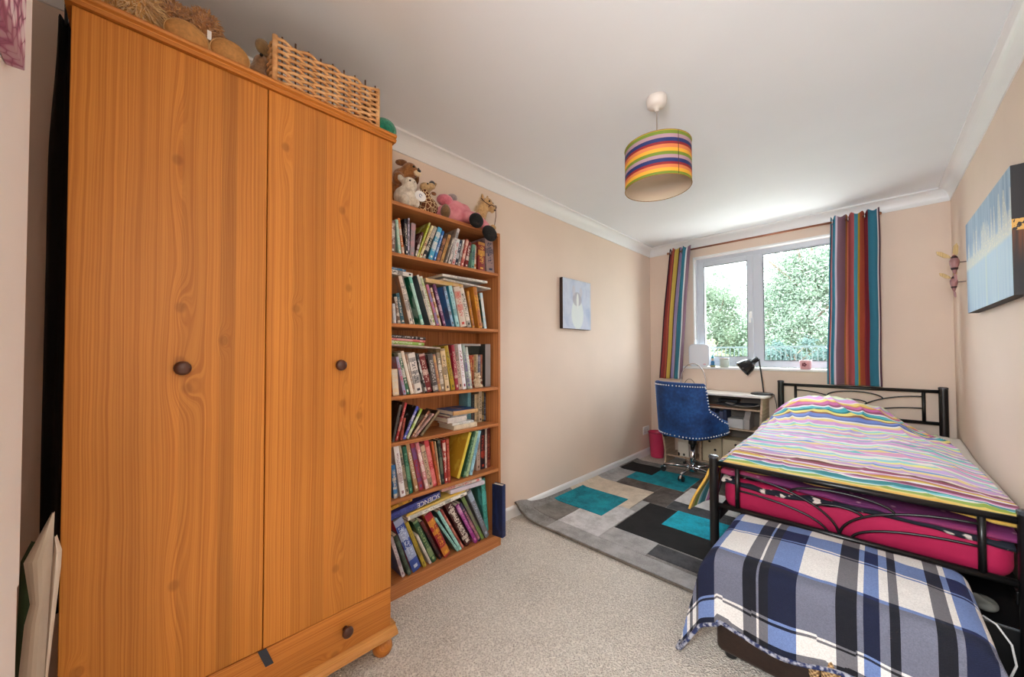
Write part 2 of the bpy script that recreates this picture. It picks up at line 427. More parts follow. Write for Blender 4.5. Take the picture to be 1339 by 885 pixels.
obj('crown_moulding', cr, M_pineb, wr)
d1 = obj('door', MB().box(-1.38, -1.361, y0-.001, .2645, .262, 2.028), M_pine1, wr, bevel=.0025)
d2 = obj('door', MB().box(-1.38, -1.359, .2665, y1+.001, .262, 2.028), M_pine2, wr, bevel=.0025)
dr = obj('drawer_front', MB().box(-1.38, -1.361, y0-.001, y1+.001, .112, .259), M_pineh, wr, bevel=.002)
KP = [(0,0), (.009,0), (.0085,.006), (.007,.010), (.009,.014), (.0155,.018), (.0185,.023), (.0175,.029), (.011,.033), (0,.034)]
for par, y, z in ((d1, .07, 1.142), (d2, .487, 1.139), (dr, .515, .192), (dr, .03, .192)):
    obj('knob', MB().lathe([(r*1.05, h*1.05) for r, h in KP], (-1.361, y, z), 'x', 20, False), M_knob, par, smooth=True)
pl_ = MB().prism([(-1.40, .072), (-1.347, .072), (-1.340, .079), (-1.340, .088), (-1.348, .096), (-1.362, .102), (-1.362, .112), (-1.40, .112)], y0-.02, y1+.022, 'y')
pl_.box(-1.85, -1.40, y1-.03, y1+.02, .072, .112); pl_.box(-1.85, -1.40, y0-.02, y0+.03, .072, .112)
obj('plinth', pl_, wood('pine_plinth', (220,160,92), (186,122,62), 'y', freq=800, across='z'), wr)
FP = [(0,0), (.026,0), (.034,.008), (.038,.022), (.036,.036), (.028,.046), (.021,.05), (.024,.056), (.024,.0725)]
for x in (-1.392, -1.80):
    for y in (y0+.035, y1-.018):
        obj('foot', MB().lathe(FP, (x, y, 0), 'z', 24), M_pineb, wr, smooth=True)
st = MB(); st.box(-1.362, -1.3585, .2560, .2635, .20, .30); st.xf(Matrix.Translation((-1.36,.262,.265)) @ Matrix.Rotation(.5, 4, 'X') @ Matrix.Translation((1.36,-.262,-.265)))
st = MB().grid(lambda u, v: Vector((-1.3585+.004*math.sin(v*2), .252+.022*u+.02*v, .262-.055*v)), 2, 6, thick=lambda u, v: (.0015, 0, 0))
obj('strap', st, plain('dark_webbing', (48, 52, 62), .7), d1, label='dark strap poking out between the doors')

# ================================================================== BOOKCASE
M_bc = wood('bookcase_board', (204,138,86), (160,96,54), 'y', freq=700, across='z', rough=.38)
M_bcs = wood('bookcase_upright', (200,134,82), (154,92,50), 'z', freq=700, across='y', rough=.38)
M_bcx = wood('bookcase_upright_side', (200,134,82), (154,92,50), 'z', freq=700, across='x', rough=.38)
BX, BB = -1.64, -1.855
SZ = {'A': 1.672, 'B': 1.326, 'C': 0.971, 'D': 0.748, 'E': 0.471, 'F': 0.072}
BY0, BY1 = .722, 1.55
bc = thing('bookcase', 'tall brown wooden bookcase crammed with books beside the wardrobe', 'bookcase', (-1.75, BY0, 0))
obj('side_panel', MB().box(BB, BX, BY0, BY0+.018, 0, 1.925), M_bcx, bc, bevel=.0015)
obj('side_panel', MB().box(BB, BX, BY1-.018, BY1, 0, 1.925), M_bcx, bc, bevel=.0015)
for nm, z in [('top_board', 1.922)] + [('shelf', SZ[q]) for q in 'ABCDEF']:
    obj(nm, MB().box(BB+.006, BX+(0.004 if nm == 'top_board' else -.002), BY0+.018, BY1-.018, z-.018, z), M_bc, bc, bevel=.0015)
obj('plinth_board', MB().box(BX-.016, BX, BY0+.018, BY1-.018, 0, .066), M_bc, bc, bevel=.0015)
yy = BY0+.018
for q in range(3):
    wq = (BY1-.018-yy)/(3-q) if q == 2 else .262
    obj('back_panel', MB().box(BB, BB+.006, yy+.001, yy+wq-.001, .0, 1.915), M_bcs, bc); yy += wq
obj('batten', MB().box(BB+.006, BB+.012, .905, .945, .0, 1.904), wood('batten_wood', (196,140,92), (160,104,62), 'z', freq=800, across='y'), bc)

# ------------------------------------------------------------------ books
k = K('book_cover', 0.45)
c1, _ = k.attr('spine_colour'); c2, _ = k.attr('cover_colour'); c3, _ = k.attr('mark_colour'); _, sd = k.attr('seed')
x, y, z = k.sep(k.coord())
spine = x.gt(-.03)
lines = k.noise(k.comb(y*5.0, z*34.0, sd), 1.0, 2, .7).sm(.50, .56)
band = (y-.5).abs().lt(.30) * (z-.56).abs().lt(.30)
foot = (y-.5).abs().lt(.22) * (z-.09).abs().lt(.03)
blk = k.noise(k.comb(0.0, z*4.0, sd*3.1), 1.0, 0).gt(.58) * .55
mk = (band*lines).mx(foot).mx(blk * (y-.5).abs().lt(.5))
pic = k.noise(k.comb(x*3.0, z*3.0, sd), 1.0, 3).sm(.52, .60) * .5
k.base(k.mix(spine, k.mix(pic, c2, c3), k.mix(mk, c1, c3)))
M_book = k.mat
k = K('book_pages', 0.85); x, y, z = k.sep(k.coord())
k.base(k.ramp(k.noise(k.comb(x*1.0, y*60.0, z*1.0), 1.0, 2), [(.3, C(206,194,172)), (.7, C(238,230,214))])); M_pages = k.mat
def _bk():
    c = MB(); c.box(-1, 0, 0, .075, 0, 1); c.box(-1, 0, .925, 1, 0, 1)
    c.add([(-.03,.075,0),(0.0,.075,0),(.012,.3,0),(.016,.5,0),(.012,.7,0),(0.0,.925,0),(-.03,.925,0)] + [(-.03,.075,1),(0.0,.075,1),(.012,.3,1),(.016,.5,1),(.012,.7,1),(0.0,.925,1),(-.03,.925,1)],
          [(6,5,4,3,2,1,0),(7,8,9,10,11,12,13)] + [(i,(i+1)%7,7+(i+1)%7,7+i) for i in range(7)])
    p = MB().box(-.97, -.03, .078, .922, .012, .988)
    return rawmesh('book', c, M_book), rawmesh('pages', p, M_pages)
ME_BOOK, ME_PAGES = _bk()
bseed = [0]
def book(loc, w, h, d, rx=0.0, rz=0.0, sp=(200,200,200), cv=None, mk=(230,225,215), label='', group=None, name='book', ry=0.0):
    o = bpy.data.objects.new(name, ME_BOOK); col.objects.link(o); o.location = loc; o.rotation_euler = (rx, ry, rz); o.scale = (d, w, h)
    g = bpy.data.objects.new('pages', ME_PAGES); col.objects.link(g); g.parent = o
    bseed[0] += 1
    o['spine_colour'] = list(C(*sp)[:3]); o['cover_colour'] = list(C(*(cv or sp))[:3]); o['mark_colour'] = list(C(*mk)[:3]); o['seed'] = bseed[0]*7.31
    tag(o, label, 'book', group); return o
def title(bk, txt, size, c, w, h, d, zfrac=.5, yfrac=.5, flip=False, squash=1.0):
    """raised foil lettering on a spine: flat text mesh running down the spine, a part of the book"""
    cu = bpy.data.curves.new('title', 'FONT'); cu.body = txt; cu.size = size; cu.align_x = 'CENTER'; cu.align_y = 'CENTER'; cu.space_character = .95; cu.resolution_u = 2
    t = bpy.data.objects.new('title', cu); col.objects.link(t)
    me = bpy.data.meshes.new_from_object(t.evaluated_get(bpy.context.evaluated_depsgraph_get())); bpy.data.objects.remove(t)
    for v in me.vertices:
        a, b = v.co.x * squash, v.co.y
        v.co = Vector((.02 + .0008/d, yfrac + (b if not flip else -b)/w, zfrac + (-a if not flip else a)/h))
    me.materials.clear(); me.materials.append(plain('foil_' + txt.lower().replace(' ', '_').replace('&', 'and'), c, .5))
    o = bpy.data.objects.new('title', me); col.objects.link(o); o.parent = bk; return o
SHN = {'A': "top shelf", 'B': "second shelf", 'C': "third shelf", 'D': "fourth shelf", 'E': "fifth shelf", 'F': "bottom shelf"}
BOOKS = {
 'A': [
  ('grey pink', 0.8338, 0.0234, 0.159, -0.005, (130, 100, 95), 0, (230, 225, 215), 0.13),
  ('pale teal', 0.8739, 0.0157, 0.168, -0.108, (160, 205, 190), 0, (230, 225, 215), 0.13),
  ('orange', 0.8976, 0.0137, 0.182, -0.148, (205, 115, 45), 0, (230, 225, 215), 0.13),
  ('black', 0.9116, 0.0151, 0.1832, -0.046, (18, 18, 35), 0, (230, 225, 215), 0.13),
  ('white lilac', 0.9274, 0.0091, 0.194, 0.003, (200, 195, 215), (20, 22, 50), (40, 40, 60), 0.13),
  ('grey with a pink panel', 0.9372, 0.0252, 0.1732, 0.048, (150, 140, 145), (40, 35, 40), (195, 140, 145), 0.13),
  ('wine red', 0.9625, 0.0123, 0.1418, 0.286, (80, 20, 25), 0, (230, 225, 215), 0.13),
  ('lime green', 0.9761, 0.0107, 0.2127, 0.361, (180, 190, 50), (150, 150, 40), (230, 230, 180), 0.13),
  ('cream', 0.9889, 0.0132, 0.1988, 0.389, (222, 215, 170), (200, 190, 140), (150, 40, 40), 0.13),
  ('black lettered', 1.0075, 0.0215, 0.1985, 0.385, (22, 20, 20), 0, (215, 205, 190), 0.13),
  ('sky blue', 1.0434, 0.026, 0.1943, 0.327, (75, 165, 205), (60, 120, 150), (230, 225, 215), 0.13),
  ('bright blue', 1.074, 0.0137, 0.1815, 0.325, (45, 115, 190), 0, (200, 215, 230), 0.13),
  ('dark brown', 1.0941, 0.0214, 0.1695, 0.336, (60, 35, 25), 0, (180, 120, 80), 0.13),
  ('tan', 1.1234, 0.0182, 0.1732, 0.327, (190, 150, 90), (120, 80, 50), (140, 90, 50), 0.13),
  ('thin grey', 1.1488, 0.0118, 0.1617, 0.348, (150, 140, 130), 0, (230, 225, 215), 0.13),
  ('white lettered', 1.1713, 0.0169, 0.2195, 0.296, (205, 200, 200), (150, 140, 130), (70, 70, 80), 0.13),
  ('off-white', 1.1983, 0.0205, 0.1576, 0.243, (210, 215, 215), 0, (190, 60, 60), 0.13),
  ('navy', 1.2207, 0.0182, 0.1585, 0.24, (32, 42, 65), 0, (210, 210, 215), 0.13),
  ('white spotted', 1.2429, 0.0113, 0.163, 0.222, (200, 195, 190), 0, (20, 20, 20), 0.13),
  ('salmon red', 1.2574, 0.0191, 0.1697, 0.26, (185, 85, 75), 0, (235, 210, 190), 0.13),
  ('deep red', 1.2908, 0.0231, 0.1591, 0.197, (120, 25, 25), 0, (230, 225, 215), 0.13),
  ('sea green', 1.3309, 0.0221, 0.1456, 0.087, (110, 160, 140), 0, (40, 60, 90), 0.13),
  ('thin orange', 1.3624, 0.0126, 0.1481, 0.031, (190, 120, 60), 0, (230, 225, 215), 0.13),
  ('maroon and yellow', 1.3864, 0.0524, 0.173, 0.015, (130, 42, 40), 0, (215, 165, 60), 0.15),
  ('tall grey mauve', 1.4532, 0.0634, 0.2104, -0.065, (150, 125, 120), 0, (45, 50, 75), 0.16),
 ],
 'B': [
  ('pale blue', 0.8485, 0.0148, 0.0963, -0.078, (200, 205, 210), 0, (230, 225, 215), 0.13),
  ('brown', 0.8716, 0.0165, 0.1315, -0.153, (120, 95, 80), 0, (230, 225, 215), 0.13),
  ('dark teal', 0.8965, 0.0174, 0.1533, -0.207, (50, 100, 115), 0, (230, 225, 215), 0.13),
  ('tan backed', 0.937, 0.0187, 0.2443, -0.261, (222, 212, 202), (185, 145, 112), (120, 120, 120), 0.17),
  ('thin grey', 0.9609, 0.0084, 0.24, -0.275, (120, 120, 110), 0, (230, 225, 215), 0.16),
  ('green', 1.0064, 0.0174, 0.2522, -0.299, (110, 190, 172), (22, 105, 78), (200, 235, 225), 0.17),
  ('slate grey', 1.0621, 0.0121, 0.2695, -0.318, (210, 205, 195), (85, 100, 110), (60, 60, 60), 0.17),
  ('white and maroon', 1.0773, 0.0155, 0.2648, -0.312, (230, 230, 220), (125, 40, 70), (120, 160, 60), 0.16),
  ('pink and yellow', 1.0969, 0.0152, 0.2226, -0.31, (190, 110, 140), (205, 165, 50), (90, 120, 170), 0.14),
  ('yellow brown', 1.1144, 0.0127, 0.208, -0.295, (165, 115, 45), (120, 60, 40), (230, 225, 215), 0.13),
  ('purple', 1.1405, 0.0187, 0.2295, -0.303, (105, 52, 95), (70, 30, 60), (205, 180, 200), 0.15),
  ('blue', 1.2021, 0.0157, 0.2268, -0.264, (150, 190, 222), (62, 110, 175), (90, 60, 60), 0.16),
  ('aqua', 1.2294, 0.0223, 0.2325, -0.236, (165, 215, 220), (60, 150, 170), (90, 140, 150), 0.16),
  ('white with red lettering', 1.2578, 0.0423, 0.2285, -0.22, (208, 193, 178), (220, 215, 210), (195, 60, 45), 0.15),
  ('white and black', 1.309, 0.0296, 0.2301, -0.25, (215, 205, 190), 0, (30, 28, 28), 0.14),
  ('mustard', 1.3452, 0.0175, 0.2166, -0.205, (190, 130, 40), (150, 95, 40), (120, 60, 30), 0.13),
  ('amber', 1.3918, 0.0282, 0.2473, -0.186, (208, 148, 48), (190, 120, 40), (150, 70, 40), 0.14),
  ('white edged green', 1.441, 0.0188, 0.2169, -0.162, (192, 222, 232), (35, 70, 60), (230, 225, 215), 0.13),
 ],
 'C': [
  ('cream and orange', 0.851, 0.0318, 0.1303, -0.069, (235, 215, 180), (215, 120, 60), (230, 225, 215), 0.13),
  ('lavender', 0.9047, 0.0152, 0.194, -0.228, (165, 160, 195), 0, (190, 80, 80), 0.13),
  ('dark green', 0.9232, 0.0174, 0.214, -0.237, (50, 105, 68), 0, (230, 225, 215), 0.13),
  ('cream white', 0.9466, 0.0168, 0.2244, -0.257, (225, 212, 195), (165, 130, 95), (230, 225, 215), 0.13),
  ('grey brown', 0.9648, 0.0096, 0.2067, -0.236, (160, 130, 110), 0, (230, 225, 215), 0.13),
  ('white picture', 0.9755, 0.0398, 0.2101, -0.22, (225, 220, 215), 0, (70, 70, 80), 0.13),
  ('black with white letters', 1.0277, 0.0129, 0.2127, -0.269, (28, 28, 28), 0, (225, 225, 220), 0.13),
  ('dark red', 1.0418, 0.0343, 0.2066, -0.234, (120, 35, 40), 0, (225, 200, 190), 0.13),
  ('charcoal', 1.0777, 0.0311, 0.2037, -0.19, (75, 70, 70), (30, 30, 30), (200, 195, 190), 0.13),
  ('brown and gold', 1.1133, 0.017, 0.2043, -0.205, (160, 105, 85), 0, (205, 165, 90), 0.13),
  ('grey', 1.1312, 0.0233, 0.2115, -0.155, (142, 132, 116), 0, (230, 225, 215), 0.13),
  ('cream', 1.1558, 0.0278, 0.2328, -0.154, (215, 190, 150), 0, (90, 70, 60), 0.13),
  ('olive yellow', 1.1956, 0.0262, 0.2509, -0.198, (168, 142, 22), 0, (110, 95, 25), 0.15),
  ('crimson', 1.2227, 0.0214, 0.2541, -0.129, (150, 30, 55), 0, (210, 180, 170), 0.15),
  ('beige lettered', 1.2482, 0.0276, 0.2595, -0.14, (190, 165, 150), 0, (80, 65, 60), 0.15),
  ('bright white', 1.2796, 0.0243, 0.2599, -0.15, (235, 235, 240), 0, (150, 60, 90), 0.16),
  ('grey green with a purple top', 1.3117, 0.0204, 0.2569, -0.175, (150, 165, 155), 0, (80, 40, 130), 0.16),
  ('thin white', 1.3331, 0.0157, 0.2437, -0.148, (228, 232, 228), (200, 205, 205), (150, 160, 160), 0.16),
 ],
 'D': [
  ('black and grey', 0.8426, 0.0123, 0.1798, 0.232, (85, 80, 78), (25, 20, 22), (60, 55, 55), 0.15),
  ('red', 0.8625, 0.0132, 0.1894, 0.281, (172, 52, 56), (35, 22, 25), (205, 160, 150), 0.15),
  ('rust brown', 0.8892, 0.0129, 0.1085, 0.165, (165, 78, 62), 0, (110, 40, 35), 0.11),
  ('blue and white zigzag', 0.9035, 0.0145, 0.1724, 0.453, (72, 82, 182), (30, 28, 28), (225, 225, 230), 0.15),
  ('lime and white', 0.9209, 0.0142, 0.1607, 0.526, (160, 190, 70), (30, 30, 40), (225, 230, 220), 0.15),
  ('brown lettered', 0.9496, 0.0142, 0.1585, 0.702, (135, 82, 60), (55, 40, 30), (215, 195, 175), 0.13),
  ('dusty pink', 0.9704, 0.0114, 0.1497, 0.821, (205, 165, 160), 0, (90, 80, 80), 0.12),
  ('olive', 0.9999, 0.0151, 0.1569, 0.767, (112, 98, 72), (60, 45, 35), (160, 140, 110), 0.12),
 ],
 'E': [
  ('blue and cream', 0.8571, 0.0208, 0.1647, -0.092, (60, 125, 185), 0, (225, 215, 190), 0.13),
  ('white', 0.8889, 0.0271, 0.257, -0.153, (226, 226, 230), (200, 200, 205), (150, 120, 130), 0.15),
  ('tan and black', 0.9236, 0.0152, 0.255, -0.177, (172, 157, 132), 0, (40, 40, 40), 0.13),
  ('emerald green', 0.9399, 0.021, 0.2452, -0.161, (30, 100, 75), 0, (110, 160, 130), 0.13),
  ('light brown', 0.9756, 0.0211, 0.2589, -0.215, (176, 141, 101), 0, (230, 225, 215), 0.13),
  ('raspberry', 0.9983, 0.0243, 0.2598, -0.212, (152, 46, 62), 0, (90, 80, 140), 0.13),
  ('pink striped', 1.0321, 0.0198, 0.2576, -0.243, (202, 125, 135), 0, (245, 235, 230), 0.13),
  ('beige', 1.0534, 0.0252, 0.2332, -0.231, (197, 168, 143), 0, (70, 60, 50), 0.12),
  ('coral red', 1.0801, 0.0249, 0.2581, -0.218, (197, 67, 76), 0, (235, 150, 150), 0.14),
  ('orange brown', 1.1064, 0.0137, 0.2454, -0.19, (190, 96, 46), 0, (130, 60, 30), 0.13),
  ('buff', 1.121, 0.008, 0.2396, -0.148, (190, 160, 115), 0, (230, 225, 215), 0.13),
  ('black green', 1.1298, 0.0194, 0.2427, -0.118, (26, 42, 40), 0, (110, 120, 100), 0.13),
  ('red with white letters', 1.15, 0.0183, 0.2366, -0.072, (166, 46, 41), 0, (235, 225, 215), 0.13),
  ('brick red', 1.1692, 0.0171, 0.2373, -0.048, (160, 50, 40), 0, (205, 120, 90), 0.13),
  ('large yellow', 1.2361, 0.018, 0.2603, 0.345, (226, 206, 82), (192, 150, 42), (225, 206, 82), 0.2),
  ('bottle green', 1.2714, 0.0176, 0.2586, 0.313, (46, 92, 66), 0, (120, 160, 130), 0.18),
  ('pale green', 1.2919, 0.0189, 0.2593, 0.31, (172, 202, 162), 0, (120, 150, 110), 0.18),
  ('light blue', 1.3215, 0.0206, 0.2546, 0.275, (152, 202, 222), (40, 70, 110), (90, 140, 170), 0.18),
 ],
 'F': [
  ('white and blue', 0.9028, 0.017, 0.2248, -0.297, (212, 207, 216), (70, 95, 150), (150, 130, 150), 0.17),
  ('dark green', 0.9318, 0.0188, 0.2323, -0.34, (50, 65, 55), 0, (90, 110, 95), 0.16),
  ('blue with a portrait', 0.9612, 0.0467, 0.3076, -0.359, (45, 72, 150), (190, 45, 95), (190, 205, 230), 0.19),
  ('olive gold', 1.0214, 0.0195, 0.2809, -0.389, (172, 152, 50), (140, 120, 50), (120, 100, 40), 0.15),
  ('short white', 1.0598, 0.0135, 0.1918, -0.434, (212, 207, 202), 0, (180, 170, 160), 0.12),
  ('forest green', 1.0784, 0.0266, 0.2753, -0.441, (30, 77, 46), 0, (150, 170, 120), 0.17),
  ('black and red', 1.1218, 0.018, 0.2638, -0.471, (32, 22, 26), 0, (120, 40, 40), 0.17),
  ('crimson with gold letters', 1.1502, 0.0406, 0.2908, -0.449, (152, 25, 46), 0, (225, 165, 50), 0.19),
  ('grey teal', 1.2343, 0.0129, 0.2697, -0.577, (160, 212, 207), (88, 118, 113), (110, 160, 155), 0.19),
  ('pale aqua', 1.2501, 0.0168, 0.2964, -0.522, (162, 217, 212), (50, 80, 80), (110, 170, 165), 0.19),
  ('russet', 1.2738, 0.0138, 0.3001, -0.523, (152, 62, 56), (110, 45, 40), (225, 150, 130), 0.18),
  ('maroon history', 1.3022, 0.0422, 0.3128, -0.49, (72, 26, 24), 0, (235, 225, 215), 0.2),
  ('purple and navy', 1.36, 0.022, 0.2904, -0.499, (155, 55, 142), (40, 25, 50), (215, 150, 205), 0.2),
  ('navy lettered', 1.388, 0.019, 0.2931, -0.508, (42, 35, 70), 0, (200, 140, 150), 0.2),
  ('grey and lime', 1.412, 0.022, 0.322, -0.491, (112, 107, 102), (40, 50, 30), (100, 145, 40), 0.18),
  ('mid grey', 1.442, 0.031, 0.3391, -0.432, (120, 125, 135), (95, 90, 88), (170, 190, 215), 0.18),
 ],
}

for sh, rows in BOOKS.items():
    for i, (nm, y, w, h, ln, sp, cv, mk, d) in enumerate(rows):
        a = rows[i-1][0] if i else None; b = rows[i+1][0] if i+1 < len(rows) else None
        where = f"between {a} and {b} ones" if a and b else (f"leftmost, before the {b} one" if b else f"rightmost, after the {a} one")
        lab = f"{nm} book on the bookcase's {SHN[sh]}, {where}"
        lab = ' '.join(lab.split()[:16])
        zz = SZ[sh] + .0006; xx = -1.655 - .012*R0.random()
        d = min(d, 1.832 + xx)
        if ln > 0: zz += w*math.sin(ln)
        w -= .0008
        bk = book((xx, y, zz), w, h, d, rx=-ln, sp=sp, cv=cv or None, mk=mk, label=lab, group=f"standing books on the {SHN[sh]}")
        if nm == 'maroon history': title(bk, 'WORLD HISTORY', .036, (235,228,218), w, h, d, .5, .5)
        if nm == 'purple and navy': title(bk, 'SUPER', .02, (240,200,225), w, h, d, .9, .5)
        if nm == 'navy lettered': title(bk, 'ENCYCLOPEDIA', .020, (205,140,150), w, h, d, .5, .5, squash=1.25)
def lie(A, B, th, d, sp, cv, mk, lab, sh, x=-1.662, dz=0.0, pages=False):
    """a book lying flat, spine to the room, from its left lower corner A to its right lower corner B (y, z)"""
    L = math.hypot(B[0]-A[0], B[1]-A[1]); t = math.atan2(B[1]-A[1], B[0]-A[0])
    return book((x, B[0], B[1]+dz), th, L, min(d, 1.832+x), rx=PI/2 + t, sp=sp, cv=cv, mk=mk, label=lab, group=f"books lying flat on the {SHN[sh]}")
lie((.76,1.572), (.955,1.568), .021, .16, (228,226,222), (225,222,215), (60,60,60), 'white book lying flat over leaning books at left of second shelf', 'B')
lie((.76,1.5965), (.915,1.592), .009, .14, (60,125,170), None, (220,225,230), 'thin blue book lying flat on the white one on the second shelf', 'B')
lie((1.03,1.555), (1.275,1.555), .022, .16, (205,172,128), (215,190,150), (200,165,80), 'tan book lying flat above the purple and blue books, second shelf', 'B')
lie((1.135,1.5785), (1.475,1.5665), .010, .18, (214,208,200), (222,218,212), (160,160,160), 'lower white magazine drooping at right of the second shelf', 'B', x=-1.65)
lie((1.13,1.599), (1.455,1.603), .014, .18, (216,212,206), (225,222,215), (150,150,155), 'upper white catalogue lying under the top board of second shelf', 'B', x=-1.655)
lie((.755,1.222), (1.118,1.2035), .008, .17, (205,190,180), (225,220,212), (150,140,140), 'long white magazine lying lowest on the third shelf books', 'C', x=-1.655)
lie((.755,1.2315), (1.02,1.2175), .016, .17, (150,190,90), (215,220,205), (225,225,215), 'white and green magazine lying on the third shelf books', 'C')
lie((.755,1.2485), (1.028,1.2345), .012, .17, (205,110,110), (210,150,150), (225,180,180), 'pink spined magazine lying under the black one, third shelf', 'C')
lie((.755,1.2615), (1.03,1.2475), .015, .17, (45,45,45), (60,55,55), (205,205,205), 'black magazine on top of the pile on the third shelf', 'C')
lie((1.21,.7487), (1.377,.7487), .025, .15, (226,212,188), (215,200,175), (205,190,165), 'cream book at the bottom of the fourth shelf stack', 'D', x=-1.66)
lie((1.204,.7745), (1.355,.7745), .013, .15, (228,226,222), (225,225,222), (190,190,190), 'thin white book second from bottom of the fourth shelf stack', 'D', x=-1.665)
lie((1.182,.7885), (1.316,.7885), .029, .15, (222,216,212), (150,50,50), (200,195,190), 'white book with red cover in the fourth shelf stack', 'D', x=-1.68)
lie((1.2,.8185), (1.316,.8185), .012, .15, (140,142,146), (90,90,95), (180,180,185), 'thin grey book beneath the blue one in fourth shelf stack', 'D', x=-1.675)
lie((1.205,.8315), (1.38,.8315), .023, .17, (214,170,118), (40,90,160), (200,160,110), 'blue covered book with tan edge topping the fourth shelf stack', 'D', x=-1.658)
lie((.77,.412), (.955,.434), .016, .16, (205,155,55), (215,170,60), (120,90,40), 'yellow magazine wedged flat at left under the fifth shelf', 'F')
b_ = lie((.81,.371), (1.12,.408), .033, .17, (44,54,128), (60,50,120), (70,80,150), 'dark blue lettered book lying flat over bottom shelf books', 'F', x=-1.655); title(b_, 'SCIENCE', .036, (232,232,232), .033, .31, .17, .24, .45, flip=True)
lie((.925,.3655), (1.29,.3925), .011, .16, (222,185,80), (225,195,95), (230,205,130), 'thin yellow book lying on the long white one, bottom shelf', 'F', x=-1.66)
lie((.925,.347), (1.292,.374), .017, .17, (232,230,224), (225,222,210), (120,120,120), 'long white book lying tilted across the bottom shelf books', 'F', x=-1.65)
lie((1.185,.404), (1.43,.398), .022, .16, (208,200,216), (215,210,220), (200,190,205), 'pale lavender book lying flat at right of bottom shelf', 'F', x=-1.655)
lie((1.13,.431), (1.41,.423), .019, .16, (214,206,200), (218,214,208), (190,80,80), 'white book with red lettering lying just under the fifth shelf', 'F', x=-1.66)
# upright books set back at the right ends
def up(y, w, h, d, x, sp, cv, mk, lab, sh, ln=0.0):
    return book((x, y, SZ[sh]+.0006), w, h, min(d, 1.832+x), rx=-ln, sp=sp, cv=cv, mk=mk, label=lab, group=f"standing books on the {SHN[sh]}")
for y, w, h, sp, mk, lab in [(1.375,.026,.19,(95,150,165),(120,170,180),'teal book standing behind the stack on the fourth shelf'), (1.405,.022,.175,(40,50,52),(90,90,90),'dark book between the teal and cream ones, fourth shelf'),
    (1.43,.016,.175,(200,184,150),(120,110,90),'first cream book right of the stack on the fourth shelf'), (1.448,.014,.178,(176,160,128),(120,110,90),'second, darker cream book right of the fourth shelf stack'), (1.464,.024,.19,(196,184,162),(50,45,40),'pale book with dark emblem at right of fourth shelf'),
    (1.49,.014,.185,(36,34,32),(190,170,110),'black book with gold lettering near right of fourth shelf'), (1.506,.013,.18,(34,44,62),(120,140,170),'navy book at the right end of the fourth shelf')]:
    up(y, w, h, .09, -1.745, sp, None, mk, lab, 'D')
for y, w, h, sp, mk, lab in [(1.363,.012,.195,(165,60,44),(220,170,120),'small red paperback behind the little bear, third shelf'), (1.377,.012,.195,(185,78,48),(225,190,130),'small orange red paperback behind the little bear, third shelf'), (1.391,.011,.195,(150,50,40),(215,160,110),'small brick paperback behind the little bear, third shelf'),
    (1.404,.016,.198,(178,152,104),(120,100,60),'small khaki paperback behind the little bear, third shelf'), (1.422,.012,.2,(196,186,160),(110,100,80),'small cream paperback behind the little bear, third shelf'), (1.436,.020,.195,(76,82,112),(170,170,185),'small slate blue paperback behind the little bear, third shelf'), (1.458,.012,.198,(176,132,100),(150,60,50),'small tan paperback by the grey box file, third shelf')]:
    up(y, w, h, .1, -1.72, sp, None, mk, lab, 'C')
for y, w, h, sp, mk, lab in [(1.408,.028,.235,(192,172,160),(120,100,90),'pale beige book behind the light blue one, fifth shelf'), (1.44,.034,.238,(34,26,36),(190,70,50),'black book with a fiery spine at right of fifth shelf'),
    (1.476,.014,.245,(200,190,182),(120,110,110),'slim pale book between black and maroon ones, fifth shelf'), (1.492,.026,.24,(84,28,24),(150,80,60),'dark maroon book at the right end of the fifth shelf')]:
    up(y, w, h, .12, -1.70, sp, None, mk, lab, 'E')
tq = book((-1.715, 1.483, SZ['F']+.001), .033, .335, .13, rx=.09, sp=(78,165,152), cv=(58,120,112), mk=(110,220,220), label='tall teal book standing at the right of the bottom shelf', group='standing books on the bottom shelf')
nb = book((-1.585, 1.510, .0735), .034, .31, .075, rx=0, rz=.2, sp=(24,38,84), cv=(22,30,62), mk=(36,54,106), label='navy book jutting out past the right end of the bottom shelf', group='standing books on the bottom shelf')
# grey box file
bf = thing('box_file', 'grey box file with dark cover at right end of third shelf', 'box file', (-1.75, 1.50, SZ['C']+.0006))
obj('spine', MB().box(-1.70, -1.695, 1.476, 1.516, SZ['C']+.0006, 1.235), plain('grey_card', (150,148,150), .6), bf)
m_ = MB().box(-1.84, -1.70, 1.473, 1.4745, SZ['C']+.0006, 1.235); m_.box(-1.84, -1.70, 1.5165, 1.518, SZ['C']+.0006, 1.235); m_.box(-1.84,-1.70,1.4745,1.5165,1.225,1.2275)
obj('cover', m_, plain('dark_card', (44,46,44), .6), bf, label='dark cover')
fr = thing('cardboard_folder', 'grey edged dark folder lying against the back above the paperbacks', 'folder', (-1.80, 1.38, SZ['C']+.20))
obj('board', MB().box(-1.84, -1.745, 1.335, 1.468, 1.1735, 1.222), plain('dark_green_card', (40,46,40), .7), fr)
obj('edge', MB().box(-1.745, -1.738, 1.325, 1.472, 1.2235, 1.236), plain('grey_edge', (176,174,176), .6), fr, label='grey edge')
